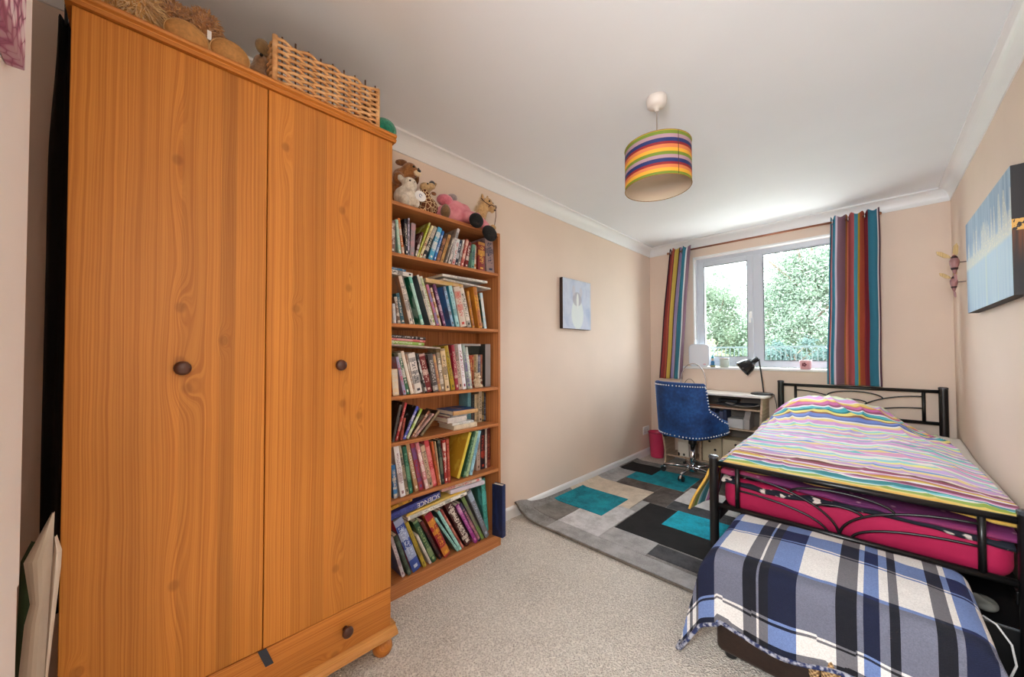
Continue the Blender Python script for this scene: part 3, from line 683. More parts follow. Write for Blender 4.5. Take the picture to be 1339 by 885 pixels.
# ================================================================== PENDANT LAMP
LX, LY = -.715, 1.71
pd = thing('pendant_lamp', 'striped multicoloured drum pendant lamp hanging from the white ceiling', 'lamp', (LX, LY, 2.0))
obj('ceiling_rose', MB().lathe([(.0,2.4),(.046,2.4),(.047,2.385),(.043,2.362),(.03,2.353),(.012,2.347),(.009,2.335),(0,2.335)], (LX,LY,0), 'z', 28, False), plain('white_bakelite', (226,216,208), .4), pd, smooth=True)
obj('cord', MB().tube([(LX,LY,2.34),(LX,LY,2.10)], .0032, 8), plain('grey_flex', (150,140,130), .6), pd)
k = K('striped_lampshade_fabric', 0.7); x, y, z = k.sep(k.coord())
S0, S1 = 1.962, 2.158
G_, Mv, Nv, Rd, Sa, Ye = (112,134,40), (172,136,146), (30,46,100), (138,28,38), (212,122,72), (226,166,50)
seq = [(190,160,60), G_, Mv, Nv, Rd, Sa, Ye, G_, Mv, Nv, Rd, Sa, Ye, G_]
wts = [.02,.075,.09,.085,.06,.085,.08,.075,.08,.085,.06,.075,.08,.06]
tot = sum(wts); acc = 0; stops = []
for c_, w_ in zip(reversed(seq), reversed(wts)): stops.append((acc/tot, C(*c_))); acc += w_
k.base(k.ramp((z - (S0-2.0)) / (S1-S0), stops, 'CONSTANT')); k.bump(k.noise(k.coord(), 500, 1), .15, .001)
tl = k.n('ShaderNodeBsdfTranslucent'); k.nt.links.new(k.b.inputs['Base Color'].links[0].from_socket, tl.inputs[0])
ms = k.n('ShaderNodeMixShader'); ms.inputs[0].default_value = .07
k.nt.links.new(k.b.outputs[0], ms.inputs[1]); k.nt.links.new(tl.outputs[0], ms.inputs[2]); k.nt.links.new(ms.outputs[0], k.nt.nodes['Material Output'].inputs[0])
RS = .148
obj('shade', MB().lathe([(RS,S0),(RS,S1)], (LX,LY,0), 'z', 72, False), k.mat, pd, smooth=True)
k2 = K('shade_lining', .7, C(236,222,200)); tl = k2.n('ShaderNodeBsdfTranslucent'); tl.inputs[0].default_value = C(236,222,200)
ms = k2.n('ShaderNodeMixShader'); ms.inputs[0].default_value = .35
k2.nt.links.new(k2.b.outputs[0], ms.inputs[1]); k2.nt.links.new(tl.outputs[0], ms.inputs[2]); k2.nt.links.new(ms.outputs[0], k2.nt.nodes['Material Output'].inputs[0])
obj('shade_lining', MB().lathe([(RS-.0015,S0),(RS-.0015,S1)], (LX,LY,0), 'z', 72, False), k2.mat, pd, smooth=True, label='cream lining inside the shade')
rg = MB()
for z_ in (S0, S1): rg.tube([(LX+RS*math.cos(a*PI/24), LY+RS*math.sin(a*PI/24), z_) for a in range(48)], .0018, 6, closed=True)
obj('rim', rg, plain('brown_edge', (150,110,40), .6), pd)
an = -.55
obj('seam', MB().tube([(LX+(RS+.0006)*math.cos(an), LY+(RS+.0006)*math.sin(an), S0+.002), (LX+(RS+.0006)*math.cos(an), LY+(RS+.0006)*math.sin(an), S1-.002)], .0011, 6), plain('seam_thread', (70,40,30), .7), pd)
sp_ = MB()
for q in range(3): a = q*2*PI/3+.3; sp_.tube([(LX+.022*math.cos(a), LY+.022*math.sin(a), 2.13), (LX+(RS-.002)*math.cos(a), LY+(RS-.002)*math.sin(a), S1-.004)], .0016, 6)
sp_.tube([(LX+.022*math.cos(a*PI/12), LY+.022*math.sin(a*PI/12), 2.13) for a in range(24)], .0018, 6, closed=True)
obj('spider_ring', sp_, M_white, pd)
obj('lamp_holder', MB().lathe([(0,2.14),(.012,2.14),(.02,2.13),(.02,2.09),(0,2.09)], (LX,LY,0), 'z', 16, False), M_white, pd, smooth=True)
obj('bulb', MB().lathe([(0,2.038),(.010,2.040),(.020,2.049),(.023,2.062),(.018,2.078),(.012,2.09)], (LX,LY,0), 'z', 16, False), plain('frosted_bulb', (240,238,230), .3), pd, smooth=True)

# ================================================================== WALL PICTURES
def mx(a, b, t): return a + (b - a) * t
lc = thing('canvas_print', 'small pale blue canvas with a white figure on the left wall', 'picture', (XL+.018, 2.65, 1.6))
obj('canvas_frame', MB().box(XL+.001, XL+.034, 2.437, 2.858, 1.383, 1.812), plain('dark_brown_canvas_edge', (52,34,30), .7), lc, bevel=.002)
k = K('pale_print', .7); x, y, z = k.sep(k.coord()); 
cl_ = k.noise(k.coord(), 6, 4, .6, .6)
bgc = k.ramp(cl_, [(.3, C(176,190,218)), (.55, C(206,214,232)), (.75, C(190,196,220))])
body = ((y*y)/.0085 + ((z+.085)*(z+.085))/.019).sm(.75, 1.15, 1, 0)
head = ((y+.005)*(y+.005)/.0050 + ((z-.045)*(z-.045))/.004).sm(.7, 1.15, 1, 0)
blaze = ((y-.002)*(y-.002)/.0003 + ((z-.03)*(z-.03))/.0045).sm(.7, 1.2, 1, 0)
ear = ((y+.055)*(y+.055)/.0006 + ((z-.115)*(z-.115))/.0022).sm(.7, 1.2, 1, 0).mx(((y-.052)*(y-.052)/.0006 + ((z-.11)*(z-.11))/.0016).sm(.7, 1.2, 1, 0))
c_ = k.mix(body * .85, bgc, C(228,236,234)); c_ = k.mix(head * .8, c_, C(176,172,184)); c_ = k.mix(ear*.6, c_, C(206,200,208)); c_ = k.mix(blaze, c_, C(234,238,238))
k.base(c_); k.bump(k.noise(k.coord(), 700, 1), .1, .001)
obj('print', MB().box(XL+.034, XL+.0348, 2.4385, 2.8565, 1.3845, 1.8105), k.mat, lc)

rc = thing('canvas_painting', 'large blue dripping city skyline canvas with dark edges on right wall', 'picture', (XR-.02, 2.83, 1.65))
k = K('dark_wrapped_edge', .6); x, y, z = k.sep(k.coord()); n_ = k.noise(k.comb(x*160.0, y*1.0, z*3.0), 1, 2)
lo = k.ramp(n_, [(.35, C(34,26,24)), (.62, C(108,58,28))]); band = (z-.02).abs().lt(.022)
below = z.lt(.0) * z.sm(-.16, .0)
c_ = k.mix(below, C(34,30,32), lo); c_ = k.mix(band * k.noise(k.comb(x*90.0, y, z*60.0), 1, 2).gt(.45), c_, C(214,164,84)); k.base(c_)
obj('canvas_frame', MB().box(XR-.039, XR-.001, 2.356, 3.297, 1.396, 1.902), k.mat, rc, bevel=.002)
k = K('skyline_painting', .55); x, y, z = k.sep(k.coord())
drip = k.noise(k.comb(0.0, y*34.0, z*1.2), 1, 4, .65); drip2 = k.noise(k.comb(0.0, y*90.0, z*1.5), 1, 2, .6)
sky_ = k.ramp(z/.5+.5, [(.0, C(158,190,216)), (.45, C(176,208,228)), (.56, C(150,178,204)), (.75, C(112,146,182)), (1, C(140,170,196))])
c_ = k.mix((drip-.42)*2.2, sky_, C(198,220,232)); c_ = k.mix(k.noise(k.comb(0.0, y*14.0, 0.0), 1, 2).sm(.55, .7)*z.lt(.0)*.5, c_, C(206,222,206))
edge = y.sm(.36, .47) * .55; c_ = k.mix(edge, c_, C(70,100,150))
tower = k.noise(k.comb(0.0, y*26.0, 3.3), 1, 1).sm(.3, .75) * .20
lit = z.gt(0.0) * (z - tower).lt(0.0)
base_ = (z-.012).abs().sm(.014, .04, 1, 0)
spark = k.voro(k.comb(0.0, y*75.0, z*75.0), 1).sm(.05, .45, 1, 0)
c_ = k.mix((lit*.85 + base_).mn(1.0) * (spark*.6+.5), c_, C(244,238,214)); k.base(c_)
obj('painting', MB().box(XR-.0398, XR-.039, 2.3575, 3.2955, 1.3975, 1.9005), k.mat, rc)

fc = thing('canvas_print', 'purple flower petal canvas at left edge on near wall', 'picture', (-.8, YN+.009, 1.9))
k = K('petal_print', .6); p = k.coord(); x, y, z = k.sep(p)
wv = k.noise(p, 9, 2); vc = k.comb(x*52.0+wv*.8, y*60.0, z*32.0+wv*.6)
vd = k.voro(vc, 1.0); ve = k.voro(vc, 1.0, 'DISTANCE_TO_EDGE')
c_ = k.ramp(vd, [(0, C(250,244,246)), (.45, C(240,222,232)), (.62, C(190,120,156)), (.9, C(110,36,84))]); c_ = k.mix(ve.sm(.0, .06, 1, 0)*.8, c_, C(92,30,72))
c_ = k.mix(z.sm(-.255, -.235, 1, 0)*.7, c_, C(150,84,112)); k.base(c_)
obj('canvas', MB().box(-.935, -.55, YN+.001, YN+.0185, 1.625, 2.16), k.mat, fc, bevel=.001)

# two carved wooden bird ornaments by the right wall picture
M_bp = plain('pinkish_wood', (158,112,112), .45); M_bt = wood('tan_wing_wood', (216,186,130), (180,146,92), 'z', freq=500); M_bd = plain('dark_wood_band', (62,32,34), .4)
for q, (yb, zb, sc, lb) in enumerate(((3.62, 1.745, 1.0, 'upper carved wooden bird with tan wings on the right wall'), (3.66, 1.625, .82, 'lower, smaller carved wooden bird on the right wall'))):
    xb = XR - .05
    t = thing('wooden_bird', lb, 'ornament', (xb, yb, zb), 'carved wooden birds')
    bm_ = MB(); bm_.lathe([(0,-.075*sc),(.006*sc,-.07*sc),(.012*sc,-.045*sc),(.021*sc,-.01*sc),(.022*sc,.012*sc),(.013*sc,.035*sc),(.006*sc,.05*sc),(0,.053*sc)], (xb, yb, zb), 'z', 14, False)
    obj('body', bm_, M_bp, t, smooth=True)
    def blade(root, tip, w_):
        a, b = Vector(root), Vector(tip); m_ = MB(); d = (b-a); s_ = d.cross(Vector((0,1,0))).normalized()
        pts = [a, a+d*.35+s_*w_, a+d*.8+s_*w_*.9, b, a+d*.75-s_*w_*.6, a+d*.3-s_*w_*.6]
        vs_ = [p_+Vector((0,.004,0)) for p_ in pts]+[p_-Vector((0,.004,0)) for p_ in pts]; n = 6
        m_.add(vs_, [tuple(range(n)), tuple(range(2*n-1, n-1, -1))]+[(i,(i+1)%n,n+(i+1)%n,n+i) for i in range(n)]); return m_
    obj('wing', blade((xb-.01*sc,yb,zb+.03*sc), (xb-.075*sc,yb,zb+.085*sc), .016*sc), M_bt, t, bevel=.002)
    obj('wing', blade((xb+.006,yb,zb+.03*sc), (xb+.012*sc,yb,zb+.125*sc), .014*sc), M_bt, t, bevel=.002)
    obj('tail', blade((xb,yb,zb-.06*sc), (xb+.004,yb,zb-.125*sc), .008*sc), M_bp, t, bevel=.001)
    b2 = MB(); b2.lathe([(.0135*sc,.024*sc),(.016*sc,.028*sc),(.0145*sc,.036*sc),(.009*sc,.044*sc)], (xb,yb,zb), 'z', 12); b2.lathe([(.013*sc,-.046*sc),(.017*sc,-.034*sc),(.014*sc,-.03*sc)], (xb,yb,zb), 'z', 12)
    obj('band', b2, M_bd, t)
    obj('hanger', MB().tube([(xb+.01,yb,zb),(XR,yb,zb)], .003, 6), M_bd, t)

# wall socket and cable outlet
ws = thing('wall_socket', 'white double plug socket low on the left wall', 'socket', (XL+.005, 4.04, .29))
obj('plate', MB().box(XL+.0005, XL+.010, 3.965, 4.112, .246, .334), M_white, ws, bevel=.003)
m_ = MB(); m_.box(XL+.010, XL+.013, 3.985, 3.997, .305, .322); m_.box(XL+.010, XL+.013, 4.08, 4.092, .305, .322); obj('switch', m_, M_white, ws, bevel=.001)
m_ = MB()
for y_ in (4.008, 4.065): m_.box(XL+.0098, XL+.0102, y_-.003, y_+.003, .290, .300); m_.box(XL+.0098, XL+.0102, y_-.014, y_-.008, .268, .276); m_.box(XL+.0098, XL+.0102, y_+.008, y_+.014, .268, .276)
obj('pin_hole', m_, M_darkplastic, ws)

# ================================================================== CURTAINS
def curtain(name, tx0, tx1, bx0, bx1, stops, folds, label, seed, zt=2.318, zb=.888, mid=None):
    t = thing(name, label, 'curtain', ((tx0+tx1)/2, 4.11, zb), 'curtains at the window')
    rr = random.Random(seed); ph = [rr.uniform(-.5,.5) for _ in range(6)]
    def fn(u, v):
        z = zt + (zb - zt)*v
        w = v**.8
        x = mx(mx(tx0, tx1, u), mx(bx0, bx1, u), w) + .006*nz(u*4, v*3, seed)
        am = mx(.030, .024, v)
        s = math.sin(2*PI*folds*u + .6*math.sin(3*u+ph[0]) + .5*v*nz(u*3, seed))
        y = 4.098 + am*s + .009*nz(u*5, v*2.2, seed+3)
        x += .010*math.cos(2*PI*folds*u)*(1-.3*v)
        if v < .03: z += .012*math.cos(4*PI*folds*u)
        return Vector((x, y, z))
    k = K(name+'_cloth', .8); u_, v_, _ = k.sep(k.uv())
    tot = sum(w for w, c in stops); a = 0; st = []
    for w, c in stops: st.append((a/tot, C(*c))); a += w
    c_ = k.ramp(u_, st, 'CONSTANT'); wv = k.noise(k.comb(u_*220.0, v_*900.0), 1, 2)
    k.base(k.mix(1.0, c_, k.ramp(wv, [(.3, (.8,.8,.8,1)), (.7, (1,1,1,1))]), 'MULTIPLY')); k.bump(wv, .15, .001)
    tl = k.n('ShaderNodeBsdfTranslucent'); k.nt.links.new(c_.s, tl.inputs[0]); ms = k.n('ShaderNodeMixShader'); ms.inputs[0].default_value = .18
    k.nt.links.new(k.b.outputs[0], ms.inputs[1]); k.nt.links.new(tl.outputs[0], ms.inputs[2]); k.nt.links.new(ms.outputs[0], k.nt.nodes['Material Output'].inputs[0])
    obj('cloth', MB().grid(fn, 150, 60, thick=lambda u, v: (0, .0025, 0)), k.mat, t, smooth=True)
    for q in range(folds*2):
        u = (q+.5)/(folds*2); p = fn(u, .028)
        e = MB().tube([(p.x, 4.11+.021*math.cos(a*PI/8), 2.283+.021*math.sin(a*PI/8)) for a in range(16)], .004, 6, closed=True)
        obj('eyelet', e, M_chrome, t, smooth=True)
    return t
curtain('curtain', -1.592, -1.372, -1.725, -1.475, [(.4,(60,34,52)),(2.2,(178,80,78)),(.5,(200,100,74)),(.25,(120,40,60)),(.9,(226,196,92)),(.25,(90,60,60)),(1.0,(188,170,214)),(.35,(236,230,236)),(.5,(150,50,84)),(.3,(80,150,170)),(1.6,(58,138,164)),(.3,(230,236,238)),(.8,(140,110,128))], 2,
    'narrow bunched striped curtain at the left of the window', 11)
curtain('curtain', -.245, .048, -.285, .046, [(.35,(72,150,172)),(.35,(196,92,80)),(.3,(226,214,222)),(1.0,(62,146,176)),(.3,(222,206,220)),(1.25,(140,106,122)),(.35,(176,120,60)),(.9,(206,124,104)),(1.2,(184,88,92)),(.5,(70,148,170)),(.25,(190,160,50)),(1.0,(190,94,66)),(1.4,(142,46,62)),(1.25,(48,124,150)),(.2,(232,228,232)),(.3,(96,56,76))], 3,
    'wider striped curtain hanging at the right of the window', 23, zb=.902)
cp = thing('curtain_pole', 'thin copper curtain pole above the window', 'curtain pole', (-.78, 4.11, 2.28))
obj('rod', MB().tube([(-1.60,4.11,2.283),(.05,4.11,2.283)], .0095, 12), plain('copper', (150,98,76), .3, Metallic=.7), cp, smooth=True)
for x_ in (-1.60, .05): obj('finial', MB().ell((x_+(-.008 if x_<0 else .008),4.11,2.283), (.014,.014,.014), nu=12, nv=8), plain('copper_finial', (170,120,92), .3, Metallic=.7), cp, smooth=True)
for x_ in (-1.615+.02, -.235+.02, .02): obj('bracket', MB().tube([(x_,4.11,2.283),(x_,4.135,2.268),(x_,YF,2.262)], .005, 8), M_black, cp)

# ================================================================== RUG
RX0, RX1, RY0, RY1 = -1.853, -.50, 1.895, 3.79
def rz(x, y):
    z = .013
    z += .035*sstep(-1.79, -1.853, x)*(1 - .5*sstep(2.0, 3.0, y))
    dx, dy = x - RX0, y - RY0
    z += .055*math.exp(-(dx*dx)/.012 - (dy*dy)/.03)
    z += .005*math.exp(-((y-2.03)**2)/.0012)*sstep(-.7,-1.6,x)*0 + .004*nz(x*3, y*3, 1)
    return max(z, .012)
def rx_(x, y): return x + .0
k = K('rug_grey_pile', .95); p = k.coord(); a = k.noise(p, 120, 3, .7); b_ = k.noise(p, 9, 4, .7)
def pile(name, c, c2=None, amt=.16):
    k = K(name, .95); p = k.coord(); a = k.noise(p, 190, 3, .7); b = k.noise(p, 9, 4, .75); f = a*.45 + b*.55
    c2 = c2 or tuple(max(0, v*(1-amt*1.4)) for v in c)
    k.base(k.ramp(f, [(.41, C(*c2)), (.57, C(*c))])); k.bump(a, .9, .004); return k.mat
rug = thing('area_rug', 'grey, black and teal block pattern rug beside the bed', 'rug', (-1.2, 2.8, 0))
def rpatch(name, x0, x1, y0, y1, lift, m, label=None, parent=rug, skirt=True):
    nu, nv = max(3, int((x1-x0)/.035)), max(3, int((y1-y0)/.035))
    mb = MB(); vs, fs = [], []
    f = lambda u, v: Vector((mx(x0,x1,u), mx(y0,y1,v), rz(mx(x0,x1,u), mx(y0,y1,v)) + lift))
    mb.grid(f, nu, nv, thick=lambda u, v: (0, 0, -.011 if lift == 0 else -.004))
    o = obj(name, mb, m, parent, smooth=False)
    if label: o['label'] = label
    return o
rpatch('pile_base', RX0, RX1, RY0, RY1, 0, pile('rug_mid_grey', (152,150,149), (112,109,107)), 'mid grey ground of the rug')
P_teal, P_teal2 = pile('rug_teal', (8,158,178), (6,108,126)), pile('rug_bright_teal', (16,188,214), (10,140,164))
P_blk, P_cream = pile('rug_black', (26,26,29), (10,10,12)), pile('rug_cream', (234,220,202), (204,190,172))
P_lg, P_dg, P_br = pile('rug_light_grey', (222,221,223), (180,179,181)), pile('rug_dark_grey', (84,85,90), (48,48,52)), pile('rug_taupe', (112,104,100), (68,60,56))
P_mg = pile('rug_silver', (184,184,186), (150,149,150)); P_wh = pile('rug_white', (226,224,224), (196,194,194))
L1, L2 = .003, .0055
for x0,x1,y0,y1,l,m,lb in [(-1.80,-1.575,2.03,2.29,L1,pile('rug_warm_grey',(138,134,130),(104,100,97)),'warm grey corner block'), (-1.572,-1.252,2.03,2.455,L1,P_lg,'light grey block'), (-1.40,-1.252,2.458,2.545,L1,P_lg,'small light grey block'),
    (-1.249,-.945,2.03,2.215,L1,P_mg,'silver grey block'), (-.942,-.52,2.06,2.2,L1,P_dg,'dark grey block'), (-1.84,-1.308,2.548,2.99,L1,P_cream,'cream block'), (-1.812,-1.39,2.30,2.70,L2,P_teal,'teal block over the cream one'),
    (-1.24,-.52,2.22,2.757,L1,P_blk,'large black block'), (-1.03,-.52,2.47,2.765,L2,P_teal2,'bright teal block over the black one'), (-1.305,-1.125,2.765,3.16,L1,P_br,'taupe block'), (-1.12,-.52,2.93,3.31,L1,P_wh,'white block'),
    (-1.12,-.52,2.77,2.927,L1,P_dg,'narrow dark grey block'), (-1.84,-1.66,2.995,3.38,L1,P_mg,'silver grey block by the wall'), (-1.655,-1.31,2.995,3.17,L1,P_br,'narrow taupe block'), (-1.655,-1.14,3.175,3.60,L1,P_teal,'teal block under the chair'), (-1.822,-1.50,3.385,3.65,L2,P_blk,'black block by the wall'),
    (-1.135,-.52,3.32,3.70,L1,P_br,'taupe block under the chair'), (-1.30,-1.245,2.46,2.76,L1,P_mg,'narrow silver strip'), (-1.572,-.52,1.905,2.026,L1,P_mg,'silver border strip')]:
    rpatch('pile_block', x0, x1, y0, y1, l, m, lb)
bn = MB().tube([(mx(RX0,RX1,q/60), RY0-.002, rz(mx(RX0,RX1,q/60), RY0)-.004) for q in range(61)], .0065, 8)
obj('bound_edge', bn, pile('rug_binding', (120,110,100), (84,76,68)), rug)

# ================================================================== DESK and what stands on it
M_dk = wood('desk_limed_board', (206,182,158), (176,150,126), 'y', freq=160, across='z', rough=.5)
M_dkt = plain('desk_white_top', (236,232,226), .3)
dx0, dx1, dy0, dy1 = -1.60, -.705, 3.86, 4.176
dk = thing('desk', 'pale limed wood desk with wavy side panels beneath the window', 'desk', (-1.15, 4.0, 0))
tp = [(dx0-.04, dy1), (dx0-.04, dy0+.05), (dx0-.02, dy0), (dx0+.02, dy0-.02), (dx1-.01, dy0-.02), (dx1+.025, dy0+.005), (dx1+.043, dy0+.10), (dx1+.043, dy1)]
obj('top', MB().prism(tp, .765, .785, 'z'), M_dkt, dk, bevel=.004)
def wavy(x0, x1):
    o_ = []
    for q in range(25):
        z = .765*q/24; yy = dy0 + .02 + .045*math.sin(2*PI*(z/.765)*1.0 + .9) + (.04 if False else 0)
        o_.append((yy, z))
    return MB().prism([(dy1, 0)] + [(a, b) for a, b in o_] + [(dy1, .765)], x0, x1, 'x')
obj('side_panel', wavy(dx1-.018, dx1), M_dk, dk, bevel=.002); obj('side_panel', wavy(dx0, dx0+.018), M_dk, dk, bevel=.002)
obj('shelf', MB().box(-1.235, dx1-.018, dy0+.075, dy1, .632, .648), M_dk, dk, bevel=.002)
obj('shelf', MB().box(-1.235, dx1-.018, dy0+.075, dy1, .440, .456), M_dk, dk, bevel=.002)
obj('shelf', MB().box(dx0+.018, dx1-.018, dy0+.075, dy1, .078, .094), M_dk, dk, bevel=.002)
obj('divider', MB().box(-1.253, -1.235, dy0+.075, dy1, .094, .765), M_dk, dk, bevel=.002)
obj('back_board', MB().box(-1.235, dx1-.018, dy1-.006, dy1, .094, .765), plain('desk_taupe_back', (120,108,98), .7), dk)  # back board in a darker taupe than the desk boards
pp = thing('paper_pile', 'curled papers and magazines lying on upper desk shelf', 'papers', (-.95, 4.05, .648), 'papers on the desk shelves')
for q, (c_, a, b, dz) in enumerate((((196,120,80), -1.20, -1.02, .004), ((120,110,100), -1.18, -.9, .012), ((206,200,192), -1.02, -.74, .018), ((70,74,84), -1.1, -.78, .028))):
    obj('sheet', MB().grid(lambda u, v: Vector((mx(a,b,u), mx(3.955,4.15,v), .6485+dz+.004+.018*(2*u-1)**2*(q==2)+.004*math.sin(5*u+q))), 12, 3, thick=lambda u, v: (0,0,-.003)), plain(f'paper_tone_{q}', c_, .7), pp)
obj('device', MB().box(-1.10,-.93,4.02,4.14,.690,.715), M_darkplastic, pp, bevel=.004, label='dark gadget on the papers')
mf = thing('card_box', 'white card box on the lower desk shelf', 'box', (-.90, 4.0, .456))
obj('sleeve', MB().box(-1.00, -.872, 3.955, 4.12, .4565, .545), plain('white_card', (206,204,202), .6), mf, bevel=.002)
mg = thing('magazine_file', 'grey magazine file beside the white box on the desk shelf', 'magazine file', (-.85, 4.03, .456))
obj('file', MB().prism([(3.955,.4565),(4.15,.4565),(4.15,.625),(4.04,.625),(3.955,.545)], -.868, -.82, 'x'), plain('grey_card_file', (176,168,162), .6), mg, bevel=.002)
fo = thing('folder_stack', 'dark blue folders standing at the back of the desk shelf', 'folders', (-1.1, 4.08, .456))
for q in range(6): obj('folder', MB().box(-1.22+q*.034, -1.19+q*.034, 4.0, 4.16, .4565, .575+.02*(q%3)), plain(f'blue_folder_{q}', ((62,74,104),(82,90,118),(46,56,86))[q%3], .6), fo, bevel=.002)
# spotted storage boxes
k = K('cream_spotted_card', .6); x, y, z = k.sep(k.coord()); vv = k.voro(k.comb(x*9.0, z*9.0, y*3.0), 1.0)
k.base(k.mix(vv.sm(.20, .24, 1, 0)*0.0, C(206,190,160), C(36,32,30))); M_sp = k.mat
for q, x0 in enumerate((-1.228, -1.05, -.872)):
    x1 = x0 + (.172 if q < 2 else .14)
    sb = thing('storage_box', ('cream mini drawer box with black dot handles, beside the desk divider', 'middle cream mini drawer box with black dots under the desk', 'cream drawer box with black dots next to right desk panel')[q], 'box', ((x0+x1)/2, 4.03, .0945), 'cream drawer boxes under the desk')
    obj('shell', MB().box(x0, x1, 3.955, 4.15, .0945, .335), M_sp, sb, bevel=.003)
    for r in range(3):
        z0 = .102 + r*.077
        d_ = obj('drawer', MB().box(x0+.006, x1-.006, 3.951, 3.955, z0, z0+.072), M_sp, sb, bevel=.0015)
        obj('knob', MB().lathe([(0,-.007),(.011,-.006),(.012,-.002),(.009,0),(0,0)], ((x0+x1)/2+(.03 if (r+q) % 2 else -.02), 3.951, z0+.04), 'y', 14, False), M_darkplastic, d_, smooth=True)
bf2 = thing('magazine_holder', 'white holder with black spots under left of desk', 'magazine file', (-1.42, 4.03, .0945))
k = K('white_spotted_card', .6); x, y, z = k.sep(k.coord()); vv = k.voro(k.comb(x*16.0, y*16.0, z*13.0), 1.0, rand=.7)
k.base(k.mix(vv.sm(.26, .31, 1, 0), C(222,214,202), C(40,36,34)))
obj('holder', MB().prism([(3.955,.0945),(4.15,.0945),(4.15,.335),(4.05,.335),(3.955,.24)], -1.47, -1.36, 'x'), k.mat, bf2, bevel=.002)
obj('papers', MB().box(-1.40, -1.368, 4.0, 4.14, .20, .36), plain('red_paper', (176,70,50), .7), bf2, label='red papers')
# desk lamp
dl = thing('desk_lamp', 'black bendy desk lamp standing on right end of the desk', 'lamp', (-.735, 4.03, .785))
bx_, by_ = -.735, 4.03
obj('base', MB().lathe([(0,.7853),(.085,.7853),(.088,.790),(.086,.798),(.07,.803),(.012,.806),(0,.806)], (bx_,by_,0), 'z', 32, False), M_darkplastic, dl, smooth=True)
hp = Vector((-.842, 4.02, 1.052)); ax = Vector((-.72, -.25, -.62)).normalized()
top_ = hp - ax*.095
pts = []
P0, P1, P2, P3_ = Vector((bx_+.015,by_+.0,.80)), Vector((bx_+.0,by_,1.0)), Vector((bx_-.02,by_,1.10)), top_ + Vector((.02,0,.0))
for q in range(25):
    t = q/24; pts.append(P0*(1-t)**3 + P1*3*t*(1-t)**2 + P2*3*t*t*(1-t) + P3_*t**3)
obj('stem', MB().tube(pts, .0065, 10), M_darkplastic, dl, smooth=True)
rq = Vector((0,0,1)).rotation_difference(ax).to_matrix().to_4x4()
hb_ = MB().lathe([(.0,-.11),(.020,-.11),(.024,-.10),(.024,-.062),(.034,-.05),(.052,-.03),(.066,.0),(.074,.045),(.078,.062),(.074,.062),(.062,.0),(.045,-.03),(.0,-.05)], (0,0,0), 'z', 28, False); hb_.xf(Matrix.Translation(hp) @ rq)
obj('shade', hb_, plain('gloss_black', (20,20,22), .18), dl, smooth=True)
bb_ = MB().ell((0,0,.01), (.024,.024,.03), nu=12, nv=8); bb_.xf(Matrix.Translation(hp) @ rq); obj('bulb', bb_, plain('lamp_bulb', (230,226,216), .3), dl, smooth=True)
obj('cable', MB().tube([(bx_+.07,by_+.03,.795),(bx_+.088,by_+.03,.79),(bx_+.105,by_+.035,.70),(bx_+.11,by_+.05,.60),(bx_+.10,by_+.10,.40)], .003, 6), M_darkplastic, dl, smooth=True)
# wire hoop lamp/headband
wh = thing('wire_hoop', 'silver wire hoop standing on the desk behind the blue chair', 'hoop', (-1.335, 4.03, .785))
obj('hoop', MB().tube([(-1.335-.125*math.cos(a*PI/20)*(1.0+.08*math.sin(a*PI/20)), 4.03, .79+.27*math.sin(a*PI/20)**.8) for a in range(21)], .0055, 8), plain('silver_band', (196,190,186), .25, Metallic=.6), wh, smooth=True)
obj('loop', MB().tube([(-1.36+.06*math.cos(a*PI/12), 4.0, .79+.11*math.sin(a*PI/12)) for a in range(13)], .003, 6), plain('brown_wire', (110,80,64), .4), wh, smooth=True, label='small brown inner loop')
# windowsill things
sp2 = thing('light_panel', 'white rounded square panel standing on the windowsill', 'panel', (-1.33, 4.17, 1.024))
def rrect(cx, cz, w, h, r, n=6):
    o_ = []
    for (x_, z_, a0) in ((cx+w/2-r, cz+h/2-r, 0), (cx-w/2+r, cz+h/2-r, PI/2), (cx-w/2+r, cz-h/2+r, PI), (cx+w/2-r, cz-h/2+r, 1.5*PI)):
        for q in range(n+1): a = a0+PI/2*q/n; o_.append((x_+r*math.cos(a), z_+r*math.sin(a)))
    return o_
obj('panel', MB().prism(rrect(-1.318, 1.145, .205, .24, .04), 4.165, 4.19, 'y'), plain('white_translucent_plastic', (226,230,238), .4), sp2, bevel=.006)
obj('rim', MB().tube([(a, 4.163, b) for a, b in rrect(-1.318, 1.145, .195, .23, .036)], .003, 6, closed=True), plain('panel_rim', (206,212,222), .3), sp2)
obj('mark', MB().ell((-1.262, 4.163, 1.05), (.016,.002,.010), nu=12, nv=6), plain('pink_mark', (214,180,190), .6), sp2, label='pale pink mark in the corner')
fg = thing('figurine', 'small blue and yellow figurine on the windowsill', 'figurine', (-1.183, 4.16, 1.0245))
obj('body', MB().lathe([(0,0),(.022,0),(.024,.01),(.016,.03),(.018,.05),(.012,.065),(0,.068)], (-1.183,4.16,1.0245), 'z', 14, False), plain('glazed_blue', (40,116,168), .3), fg, smooth=True)
obj('head', MB().ell((-1.183,4.158,1.105), (.015,.015,.017), nu=12, nv=8), plain('pale_face', (214,190,170), .5), fg, smooth=True)
obj('hat', MB().lathe([(.018,.09),(.012,.10),(.004,.125),(0,.127)], (-1.183,4.16,1.0245), 'z', 12, False), plain('teal_hat', (30,130,150), .4), fg, smooth=True)
obj('trim', MB().lathe([(.0225,.004),(.0245,.008),(.0225,.016)], (-1.183,4.16,1.0245), 'z', 14, False), plain('yellow_trim', (206,180,50), .4), fg)
jr = thing('jar', 'pale green glass jar with a lid on the windowsill', 'jar', (-1.075, 4.16, 1.0245))
